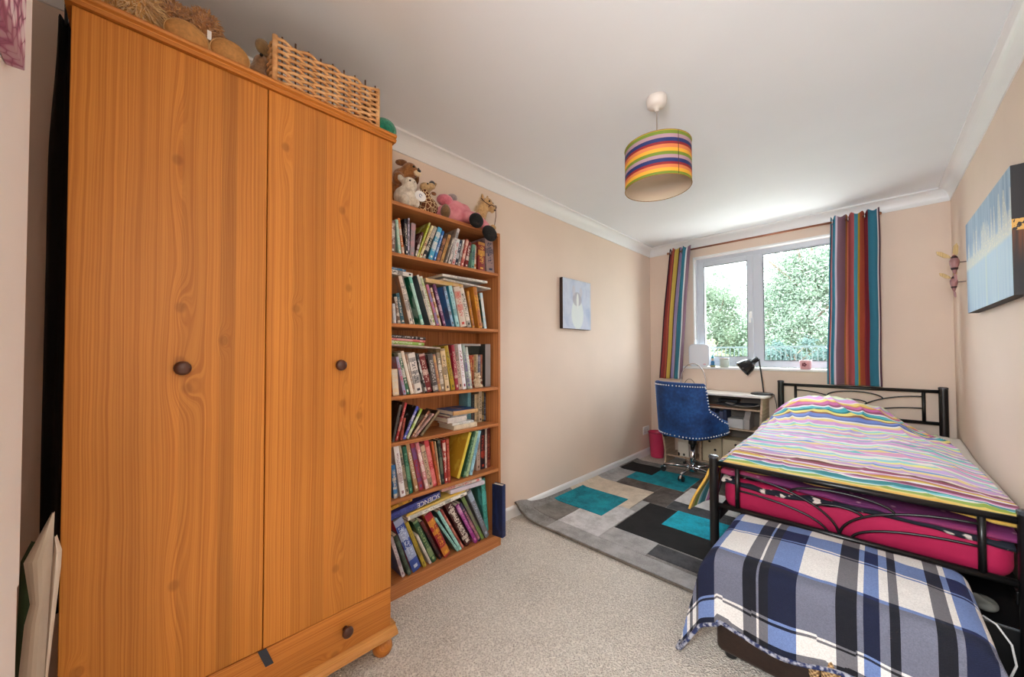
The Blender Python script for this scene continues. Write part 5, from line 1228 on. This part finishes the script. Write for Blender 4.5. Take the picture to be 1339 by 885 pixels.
# ================================================================== TOYS AND BASKET ON THE WARDROBE
def fuz(name, c1, c2, scale=60):
    k = K(name, .95); p = k.coord(); a = k.noise(p, scale, 3, .7); k.base(k.ramp(a, [(.3, C(*c1)), (.7, C(*c2))])); k.bump(a, .8, .006); k.b.inputs['Sheen Weight'].default_value = .4 if sum(c1) > 90 else 0.0; return k.mat
WT = 2.0605
def eyes(parent, pts, r, m=None):
    for p_ in pts: obj('eye', MB().ell(p_, (r,r,r), nu=10, nv=8), m or plain('black_bead', (10,9,9), .1), parent, smooth=True)
t = thing('lion_cushion', 'big golden long-haired plush cushion at left on wardrobe', 'plush toy', (-1.47, -.03, WT))
b_ = MB(); b_.ell((-1.475,-.075,WT+.095),(.10,.07,.092)); b_.ell((-1.455,-.025,WT+.065),(.075,.045,.062))
o_ = obj('body', b_, fuz('golden_plush', (196,144,78), (236,190,118)), t, remesh=.012); fur(o_, 5200, .032, fuz('golden_fur', (216,166,98), (250,222,166)), droop=.6, seed=3, zmin=.003)
t = thing('teddy_bear', 'curly brown teddy bear with tan foot pads facing out', 'plush toy', (-1.46, .14, WT))
M_tb = fuz('brown_curl', (136,88,50), (190,136,84)); M_sole = speck('tan_suede', (186,134,74), .2, 90, .8, .2, .002)
b_ = MB(); b_.ell((-1.475,.045,WT+.105),(.06,.045,.06)); b_.ell((-1.475,.115,WT+.125),(.055,.040,.062)); b_.ell((-1.50,.16,WT+.06),(.07,.06,.06)); b_.ell((-1.45,.072,WT+.045),(.055,.045,.043)); b_.ell((-1.45,.172,WT+.045),(.055,.045,.043))
o_ = obj('body', b_, M_tb, t, remesh=.010); fur(o_, 4200, .022, fuz('brown_fur', (170,116,66), (230,182,124)), droop=.1, seed=5, thin=.002, zmin=.003)
for y_, z_, nm in ((.072, .040, 'a'), (.172, .044, 'b')):
    q_ = MB().ell((-1.398,y_,WT+z_), (.024,.049,.044), nu=22, nv=14); fp = obj('foot_pad', q_, M_sole, t, smooth=True)
    obj('stitching', MB().tube([(-1.394,y_+.049*math.cos(a*PI/16),WT+z_+.043*math.sin(a*PI/16)) for a in range(32)], .0016, 6, closed=True), plain('pale_stitch', (206,166,110), .8), fp)
obj('label_tag', MB().box(-1.402,-1.399,.117,.127,WT+.065,WT+.092), M_white, t, label='small white fabric tag')
t = thing('mouse_plush', 'brown plush with a round ear tucked beside the wicker basket', 'plush toy', (-1.47, .27, WT))
b_ = MB(); b_.ell((-1.47,.252,WT+.05),(.05,.032,.05)); b_.ell((-1.455,.262,WT+.10),(.035,.024,.03))
obj('body', b_, fuz('dull_brown_plush', (116,84,54), (160,120,80)), t, remesh=.008)
obj('ear', MB().ell((-1.43,.262,WT+.145), (.012,.022,.026), nu=16, nv=10), fuz('ear_brown', (110,84,50), (146,114,70)), t, smooth=True)
eyes(t, [(-1.418,.256,WT+.108)], .005)
# wicker basket: stakes with rods woven in and out
wb = thing('wicker_basket', 'rectangular woven wicker basket on top of the wardrobe', 'basket', (-1.5, .46, WT))
kw = K('wicker_rod', .6); p = kw.coord(); kw.base(kw.ramp(kw.noise(p, 34, 3), [(.3, C(190,134,80)), (.55, C(226,174,116)), (.75, C(242,204,156))]))
kd = plain('dark_willow', (84,54,32), .6)
bx_0, bx_1, by_0, by_1 = -1.66, -1.372, .285, .632; hB = .158
def peri(t):
    per = [(by_1-by_0), (bx_1-bx_0), (by_1-by_0), (bx_1-bx_0)]; L = sum(per); d = (t % 1)*L
    if d < per[0]: return Vector((bx_1, by_0+d, 0)), Vector((1,0,0))
    d -= per[0]
    if d < per[1]: return Vector((bx_1-d, by_1, 0)), Vector((0,1,0))
    d -= per[1]
    if d < per[2]: return Vector((bx_0, by_1-d, 0)), Vector((-1,0,0))
    d -= per[2]; return Vector((bx_0+d, by_0, 0)), Vector((0,-1,0))
NS = 32
stk = MB()
for q in range(NS):
    p_, n_ = peri((q+.5)/NS); h_ = hB + (.006 + .010*R0.random())
    stk.tube([p_+Vector((0,0,WT+.002)), p_+Vector((0,0,WT+h_))], .0030, 6)
s1 = obj('stake', stk, kd, wb); s1['kind'] = 'stuff'
wvm = MB(); NR = 15
for r in range(NR):
    z = WT + .010 + r*(hB-.016)/(NR-1); pts = []
    N = NS*4
    for q in range(N):
        p_, n_ = peri((q+.5)/N); pts.append(p_ + n_*(.0085*math.sin(PI*((q+.5)/4.0) + PI*r)) + Vector((0,0,z+.0006*nz(q*.7, r))))
    wvm.tube(pts, .0052, 6, closed=True)
s2 = obj('weave', wvm, kw.mat, wb, smooth=True); s2['kind'] = 'stuff'
rimm = MB()
for ph in (0, PI):
    rimm.tube([peri(q/160)[0] + peri(q/160)[1]*.005*math.cos(q*.9+ph) + Vector((0,0,WT+.006+.005*math.sin(q*.9+ph))) for q in range(160)], .0045, 6, closed=True)
obj('base_braid', rimm, kw.mat, wb, smooth=True)
for (cx_, cy_) in ((bx_1,by_0),(bx_1,by_1),(bx_0,by_0),(bx_0,by_1)):
    obj('corner_post', MB().tube([(cx_,cy_,WT+.001),(cx_,cy_,WT+hB+.004)], .0085, 10), kw.mat, wb, smooth=True)
obj('handle', MB().tube([(bx_0+.0, mx(.36,.56,a/16), WT+hB-.01+.055*math.sin(PI*a/16)) for a in range(17)], .008, 8), kw.mat, wb, smooth=True)
obj('base', MB().box(bx_0,bx_1,by_0,by_1,WT+.001,WT+.006), kd, wb)
tag(obj('plush_ball', MB().ell((-1.43,.685,WT+.046), (.052,.052,.046), nu=28, nv=18), fuz('emerald_plush', (8,92,70), (24,140,108), 90), loc=(-1.43,.685,WT), smooth=True), 'emerald green plush ball at the right end of wardrobe top', 'plush toy')
tag(obj('mint_ribbon', MB().ell((-1.40,.645,WT+.014), (.012,.010,.014), nu=14, nv=10), plain('mint_satin', (150,220,200), .4), loc=(-1.40,.645,WT), smooth=True), 'small mint green bobble between basket and green ball', 'bobble')

# ================================================================== TOYS ON THE BOOKCASE
TZ = 1.9225
X_ = -1.74
XD = X_ - .038
t = thing('plush_dog', 'brown plush dog with floppy ears, tallest toy on the bookcase', 'plush toy', (XD, .93, TZ))
b_ = MB(); b_.ell((XD-.02,.925,TZ+.085),(.06,.062,.088)); b_.ell((XD-.0,.955,TZ+.20),(.045,.05,.048)); b_.ell((XD+.03,.985,TZ+.235),(.042,.044,.044)); b_.ell((XD+.062,1.002,TZ+.222),(.026,.026,.024)); b_.ell((XD+.05,.91,TZ+.165),(.03,.032,.035))
M_dog = fuz('caramel_plush', (126,76,36), (184,126,72))
obj('body', b_, M_dog, t, remesh=.007)
obj('ear', MB().ell((XD+.015,.945,TZ+.272), (.018,.036,.016), rotM('X', .25)), fuz('dark_caramel', (104,60,28), (150,98,52)), t, smooth=True)
obj('ear', MB().ell((XD+.02,1.03,TZ+.225), (.022,.012,.042), rotM('X', .15)), fuz('dark_caramel_ear', (104,60,28), (150,98,52)), t, smooth=True)
obj('muzzle', MB().ell((XD+.078,1.004,TZ+.212), (.014,.022,.016)), fuz('cream_muzzle', (214,184,146), (240,220,190)), t, smooth=True)
eyes(t, [(XD+.072,.985,TZ+.244), (XD+.062,1.018,TZ+.246)], .0065); obj('nose', MB().ell((XD+.09,1.006,TZ+.222), (.008,.011,.008), nu=10, nv=8), M_darkplastic, t, smooth=True)
X2 = X_ + .045
t = thing('plush_lamb', 'white plush animal with a paper heart tag on the bookcase', 'plush toy', (X2, .93, TZ))
b_ = MB(); b_.ell((X2,.925,TZ+.055),(.05,.055,.058)); b_.ell((X2+.015,.945,TZ+.125),(.038,.040,.038)); b_.ell((X2+.046,.935,TZ+.065),(.022,.024,.024)); b_.ell((X2+.04,.965,TZ+.025),(.03,.02,.026)); b_.ell((X2+.04,.90,TZ+.03),(.03,.022,.03)); b_.ell((X2-.005,.905,TZ+.155),(.014,.016,.02)); b_.ell((X2-.005,.975,TZ+.155),(.014,.014,.02))
obj('body', b_, fuz('ivory_plush', (196,184,164), (240,232,218)), t, remesh=.006)
eyes(t, [(X2+.046,.955,TZ+.132), (X2+.048,.93,TZ+.132)], .0048)
obj('paper_tag', MB().prism([(.985+.032*math.cos(a*PI/12)*1.0, TZ+.066+.027*math.sin(a*PI/12)) for a in range(24)], X2+.055, X2+.0575, 'x'), plain('white_tag', (234,232,232), .5), t, label='oval white paper tag')
obj('tag_print', MB().tube([(X2+.0583,.985+.008*math.cos(a*PI/8),TZ+.068+.008*math.sin(a*PI/8)) for a in range(14)], .0014, 5), plain('blue_ink', (70,90,140), .5), t)
X3 = X_ + .02
kg = K('giraffe_print', .95); p = kg.coord(); ve = kg.voro(p, 48, 'DISTANCE_TO_EDGE'); kg.base(kg.mix(ve.sm(.04, .09), C(232,206,160), C(104,56,30))); kg.bump(kg.noise(p, 90, 2), .5, .004)
t = thing('plush_giraffe', 'plush giraffe with brown patches lying between lamb and pink toy', 'plush toy', (X3, 1.08, TZ))
b_ = MB(); b_.ell((X3,1.075,TZ+.058),(.05,.062,.056)); b_.tube([(X3,1.05,TZ+.08),(X3+.01,1.06,TZ+.14)], [.04,.028], 12); b_.ell((X3+.005,1.035,TZ+.02),(.05,.03,.02))
obj('body', b_, kg.mat, t, remesh=.006)
b_ = MB(); b_.ell((X3+.01,1.06,TZ+.158),(.030,.036,.026)); b_.ell((X3+.03,1.085,TZ+.166),(.02,.022,.017))
obj('head', b_, fuz('fawn_plush', (176,140,96), (216,184,136)), t, remesh=.005)
obj('ear', MB().ell((X3+.02,1.105,TZ+.135), (.010,.016,.010)), fuz('brown_ear', (110,66,40), (150,100,60)), t, smooth=True)
obj('horn', MB().tube([(X3,1.09,TZ+.175),(X3,1.125,TZ+.195),(X3,1.128,TZ+.205)], [.007,.008,.009], 8), fuz('tan_horn', (150,110,60), (200,160,100)), t, smooth=True)
obj('mane', MB().ell((X3+.012,1.098,TZ+.185), (.018,.018,.022)), fuz('charcoal_tuft', (40,42,46), (74,76,80)), t, smooth=True)
eyes(t, [(X3+.038,1.055,TZ+.168)], .0045)
X4 = X_ + .03
t = thing('plush_pony', 'pink dressed plush toy with black feet dangling off the bookcase', 'plush toy', (X4, 1.25, TZ))
kp = K('pink_towelling', .95); p = kp.coord(); kp.base(kp.ramp(kp.noise(p, 20, 3), [(.3, C(206,120,132)), (.7, C(236,164,172))])); kp.bump(kp.noise(p, 14, 3)*.8 + kp.noise(p, 200, 2)*.3, .5, .012)
b_ = MB(); b_.ell((X4,1.255,TZ+.072),(.06,.075,.070)); b_.ell((X4-.01,1.19,TZ+.05),(.05,.055,.048)); b_.ell((X4+.02,1.30,TZ+.075),(.045,.05,.055)); b_.tube([(X4+.03,1.285,TZ+.06),(X4+.10,1.305,TZ+.035),(X4+.13,1.30,TZ+.015)], [.034,.03,.028], 12); b_.tube([(X4+.02,1.325,TZ+.05),(X4+.095,1.365,TZ+.03),(X4+.128,1.39,TZ-.015)], [.03,.027,.026], 12)
obj('body', b_, kp.mat, t, remesh=.007)
b_ = MB(); b_.ell((X4,1.185,TZ+.125),(.04,.05,.032)); obj('bow', b_, fuz('deep_pink_cloth', (196,96,116), (226,134,148)), t, smooth=True)
obj('head', MB().ell((X4-.005,1.235,TZ+.152), (.026,.036,.026), rotM('X', .45)), fuz('grey_plush', (120,108,106), (166,150,148)), t, smooth=True)
obj('arm', MB().ell((X4+.035,1.165,TZ+.045), (.03,.026,.042)), fuz('olive_brown_plush', (100,76,48), (140,108,72)), t, smooth=True)
M_bf = fuz('black_plush', (10,10,11), (30,29,30), 120)
obj('foot', MB().ell((X4+.142,1.298,TZ+.002), (.030,.046,.041), nu=24, nv=14), M_bf, t, smooth=True)
obj('foot', MB().ell((X4+.142,1.398,TZ-.048), (.032,.052,.042), rotM('X', -.45), nu=24, nv=14), M_bf, t, smooth=True)
X5 = X_ + .03
t = thing('plush_horse', 'tan plush horse with brown bridle at right end of bookcase', 'plush toy', (X5, 1.45, TZ))
M_hr = fuz('sandy_plush', (170,128,80), (216,178,124))
b_ = MB(); b_.ell((X5,1.435,TZ+.048),(.05,.050,.05)); b_.tube([(X5,1.435,TZ+.06),(X5+.01,1.45,TZ+.13),(X5+.02,1.47,TZ+.175)], [.042,.036,.036], 14); b_.ell((X5+.03,1.478,TZ+.185),(.034,.034,.034)); b_.ell((X5+.055,1.497,TZ+.150),(.022,.022,.03)); b_.ell((X5+.05,1.42,TZ+.02),(.04,.022,.02)); b_.ell((X5+.05,1.475,TZ+.02),(.04,.022,.02))
ho = obj('body', b_, M_hr, t, remesh=.0065); 
mn = MB(); 
for q in range(9): mn.ell((X5+.0-.005*q*.2, 1.425+.006*q, TZ+.135+.0105*q), (.014,.014,.014), nu=10, nv=8)
mo = obj('mane', mn, fuz('pale_mane', (190,156,106), (232,204,158)), t, remesh=.006); fur(mo, 500, .02, fuz('mane_hair', (200,166,116), (236,210,166)), thin=.001, droop=.1, seed=9)
for y_ in (1.455, 1.498): obj('ear', MB().ell((X5+.01,y_,TZ+.226), (.008,.010,.018), nu=10, nv=8), M_hr, t, smooth=True)
eyes(t, [(X5+.062,1.468,TZ+.186), (X5+.05,1.505,TZ+.186)], .0055)
obj('nose', MB().ell((X5+.076,1.500,TZ+.135), (.006,.008,.005), nu=8, nv=6), plain('dark_nostril', (60,36,28), .5), t, smooth=True)
br = MB(); br.tube([(X5+.055+.026*math.cos(a*PI/12), 1.495+.026*math.sin(a*PI/12), TZ+.158+.004*math.sin(a)) for a in range(24)], .003, 6, closed=True); br.tube([(X5+.066,1.474,TZ+.158),(X5+.045,1.447,TZ+.178),(X5+.02,1.437,TZ+.208)], .003, 6); br.tube([(X5+.075,1.508,TZ+.155),(X5+.072,1.512,TZ+.10),(X5+.062,1.508,TZ+.04),(X5+.045,1.498,TZ+.012)], .0022, 6)
obj('bridle', br, plain('brown_leather_strap', (84,46,28), .5), t)
obj('bow', MB().ell((X5+.03,1.400,TZ+.075), (.022,.022,.03)), fuz('rose_cloth', (190,92,110), (220,130,142)), t, smooth=True)
obj('hoof', MB().ell((X5+.085,1.42,TZ+.019), (.014,.020,.018)), M_bf, t, smooth=True); obj('hoof', MB().ell((X5+.085,1.477,TZ+.019), (.014,.020,.018)), plain('tan_hoof', (190,150,100), .8), t, smooth=True)
# little bear on the third shelf
X6, Y6, Z6 = -1.665, 1.383, SZ['C']+.001
t = thing('teddy_bear', 'tiny cream teddy bear sitting on the third shelf before paperbacks', 'plush toy', (X6, Y6, Z6))
b_ = MB(); b_.ell((X6,Y6,Z6+.03),(.018,.022,.028)); b_.ell((X6+.004,Y6,Z6+.072),(.018,.020,.018))
for sg in (-1, 1): b_.ell((X6,Y6+sg*.016,Z6+.088),(.006,.007,.007)); b_.tube([(X6,Y6+sg*.014,Z6+.048),(X6+.006,Y6+sg*.034,Z6+.045)], [.008,.007], 8); b_.tube([(X6+.006,Y6+sg*.012,Z6+.012),(X6+.022,Y6+sg*.026,Z6+.012)], [.011,.010], 8)
obj('body', b_, fuz('cream_plush', (176,148,116), (224,204,174), 160), t, remesh=.004)
obj('muzzle', MB().ell((X6+.021,Y6,Z6+.067), (.006,.009,.007), nu=10, nv=8), plain('pale_muzzle', (232,218,196), .8), t, smooth=True)
eyes(t, [(X6+.021,Y6-.008,Z6+.078), (X6+.021,Y6+.008,Z6+.078)], .0022)

# ================================================================== OUTSIDE
tag(obj('bounce_slab', MB().box(-12, 12, 4.6, 9.5, -.72, -.69), speck('pale_bounce', (214,208,198), .1, 8, .9, .2, .01), loc=(0,7,-.7)), 'unseen pale ground slab added below the window to bounce light indoors', 'bounce_slab', kind='structure')  # unseen pale ground added to bounce daylight up to the ceiling
lawn = tag(obj('lawn', MB().box(-40, 40, 4.6, 60, -.9, -.7), speck('lawn_grass', (84,108,62), .3, 30, .95, .3, .02), loc=(0,30,-.7)), 'green lawn outside the window', 'lawn'); lawn['kind'] = 'structure'
def leafmat(name, c1, c2):
    k = K(name, .7); p = k.coord(); f = k.noise(p, 1.6, 3, .6)*.5 + k.noise(p, 14, 2)*.5; c = k.ramp(f, [(.32, C(*c1)), (.68, C(*c2))]); k.base(c)
    tl = k.n('ShaderNodeBsdfTranslucent'); k.nt.links.new(c.s, tl.inputs[0]); ms = k.n('ShaderNodeMixShader'); ms.inputs[0].default_value = .4
    k.nt.links.new(k.b.outputs[0], ms.inputs[1]); k.nt.links.new(tl.outputs[0], ms.inputs[2]); k.nt.links.new(ms.outputs[0], k.nt.nodes['Material Output'].inputs[0]); return k.mat
M_bark = speck('bark', (120,104,90), .3, 20, .95, .5, .02)
def tree(label, x, y, h, blobs, n, leaf, m, seed, trunk_r=.16, group='trees outside the window', name='tree', gz=-.7):
    rr = random.Random(seed); t = thing(name, label, 'tree' if name == 'tree' else 'bush', (x, y, gz), group)
    tk = MB().tube([(x,y,gz),(x+.1,y,gz+h*.35),(x-.05,y,gz+h*.7)], [trunk_r,trunk_r*.7,trunk_r*.3], 8)
    for q in range(7):
        a = rr.uniform(0, 2*PI); z = gz + h*rr.uniform(.3,.6); tk.tube([(x,y,z),(x+math.cos(a)*h*.16,y+math.sin(a)*h*.16,z+h*.14),(x+math.cos(a)*h*.26,y+math.sin(a)*h*.26,z+h*.22)], [trunk_r*.4,trunk_r*.25,trunk_r*.1], 6)
    obj('trunk', tk, M_bark, t)
    mb = MB(); vol = [b[3]*b[4]*b[5] for b in blobs]
    cl = []
    for b in blobs:
        for _ in range(34): 
            d = Vector((rr.gauss(0,1), rr.gauss(0,1), rr.gauss(0,1))).normalized()*rr.uniform(.3,1.0); cl.append(Vector((b[0]+d.x*b[3], b[1]+d.y*b[4], b[2]+d.z*b[5])))
    for _ in range(n):
        c = rr.choice(cl); r_ = rr.uniform(.35,.9)*h*.09
        p = c + Vector((rr.gauss(0,1), rr.gauss(0,1), rr.gauss(0,.8)))*r_*.75
        if p.z < gz + .05: p.z = gz + .05 + rr.random()*.3
        a = Vector((rr.gauss(0,1), rr.gauss(0,1), rr.gauss(0,.6))).normalized(); s = a.cross(Vector((rr.gauss(0,1), rr.gauss(0,1), rr.gauss(0,1)))).normalized(); L = leaf*rr.uniform(.6,1.3)
        mb.add([p - a*L*.5, p + s*L*.28 + Vector((0,0,-.02)), p + a*L*.5, p - s*L*.28 + Vector((0,0,-.02))], [(0,1,2,3)])
    f = obj('foliage', mb, m, t); f['kind'] = 'stuff'; return t
LM1, LM2, LM3 = leafmat('pale_green_leaves', (112,132,116), (168,182,156)), leafmat('soft_green_leaves', (118,138,124), (172,186,164)), leafmat('yellow_green_leaves', (136,148,110), (184,190,150))
tree('pale green round tree seen through the left window pane', -7.0, 25, 7.4, [(-7.6,25,5.0,1.7,1.5,2.3),(-6.5,24.6,4.0,1.4,1.3,2.0),(-8.8,25,4.6,1.6,1.5,2.4),(-5.5,24.5,2.5,1.3,1.2,1.8),(-7.2,24.4,1.4,2.3,1.4,1.7)], 60000, .12, LM1, 3)
tree('large soft green tree filling the right window pane', -2.2, 22, 9.0, [(-2.2,22,5.0,1.6,1.6,2.3),(-3.3,22,3.4,1.2,1.2,1.9),(-1.0,22,4.8,2.0,1.6,2.5),(.6,22.5,4.6,1.9,1.6,2.6),(-2.4,21.6,1.8,2.2,1.5,1.9),(.2,21.6,1.8,2.2,1.5,1.9)], 76000, .12, LM2, 5)
tree('long clipped hedge behind the trees and bushes outside', -3.5, 28, 4.2, [(q*1.3-14,28,1.3,1.0,.8,1.5) for q in range(16)], 36000, .17, LM1, 21, .08, 'bushes beyond the railing', 'hedge')
tree('yellow-green flowering bush low in the left window pane', -4.5, 15.5, 2.8, [(-4.6,15.5,.5,.75,.7,1.0),(-3.9,15.6,.4,.6,.6,.9)], 16000, .10, LM3, 8, .06, 'bushes beyond the railing', 'bush')
tree('dark teal green bush behind the middle of the railing', -2.2, 18, 3.0, [(-2.3,18,.7,1.0,.8,1.2),(-1.2,18,.5,.9,.8,1.0)], 16000, .10, leafmat('teal_leaves', (70,96,96), (120,144,136)), 9, .06, 'bushes beyond the railing', 'bush')
tree('green bush at the far left behind the window frame', -7.2, 18, 3.0, [(-6.6,18,.8,.9,.8,1.2),(-7.8,18.4,.8,1.1,.8,1.2)], 4000, .16, LM1, 10, .06, 'bushes beyond the railing', 'bush')
tree('green bush at the right behind the striped curtain', .9, 18, 3.0, [(.6,18,.8,.8,.8,1.2),(1.6,18.4,.8,1.0,.8,1.2)], 4000, .16, LM2, 12, .06, 'bushes beyond the railing', 'bush')
rl = thing('railing', 'grey metal railing seen low through the right window pane', 'railing', (-1.3, 11, -.7))
M_rl = plain('grey_green_metal', (52,66,66), .5)
for z_ in (1.30, -.35): obj('rail', MB().box(-4.2, 1.6, 10.985, 11.015, z_-.02, z_+.02), M_rl, rl)
bars = MB()
for q in range(59): bars.box(-4.2+q*.1-.009, -4.2+q*.1+.009, 10.991, 11.009, -.7, 1.3)
b_ = obj('bar', MB().box(-4.2-.009, -4.2+.009, 10.991, 11.009, -.7, 1.3), M_rl, rl)
for q in range(1, 59):
    c_ = b_.copy(); col.objects.link(c_); c_.parent = rl; c_.location = (q*.1, 0, 0)
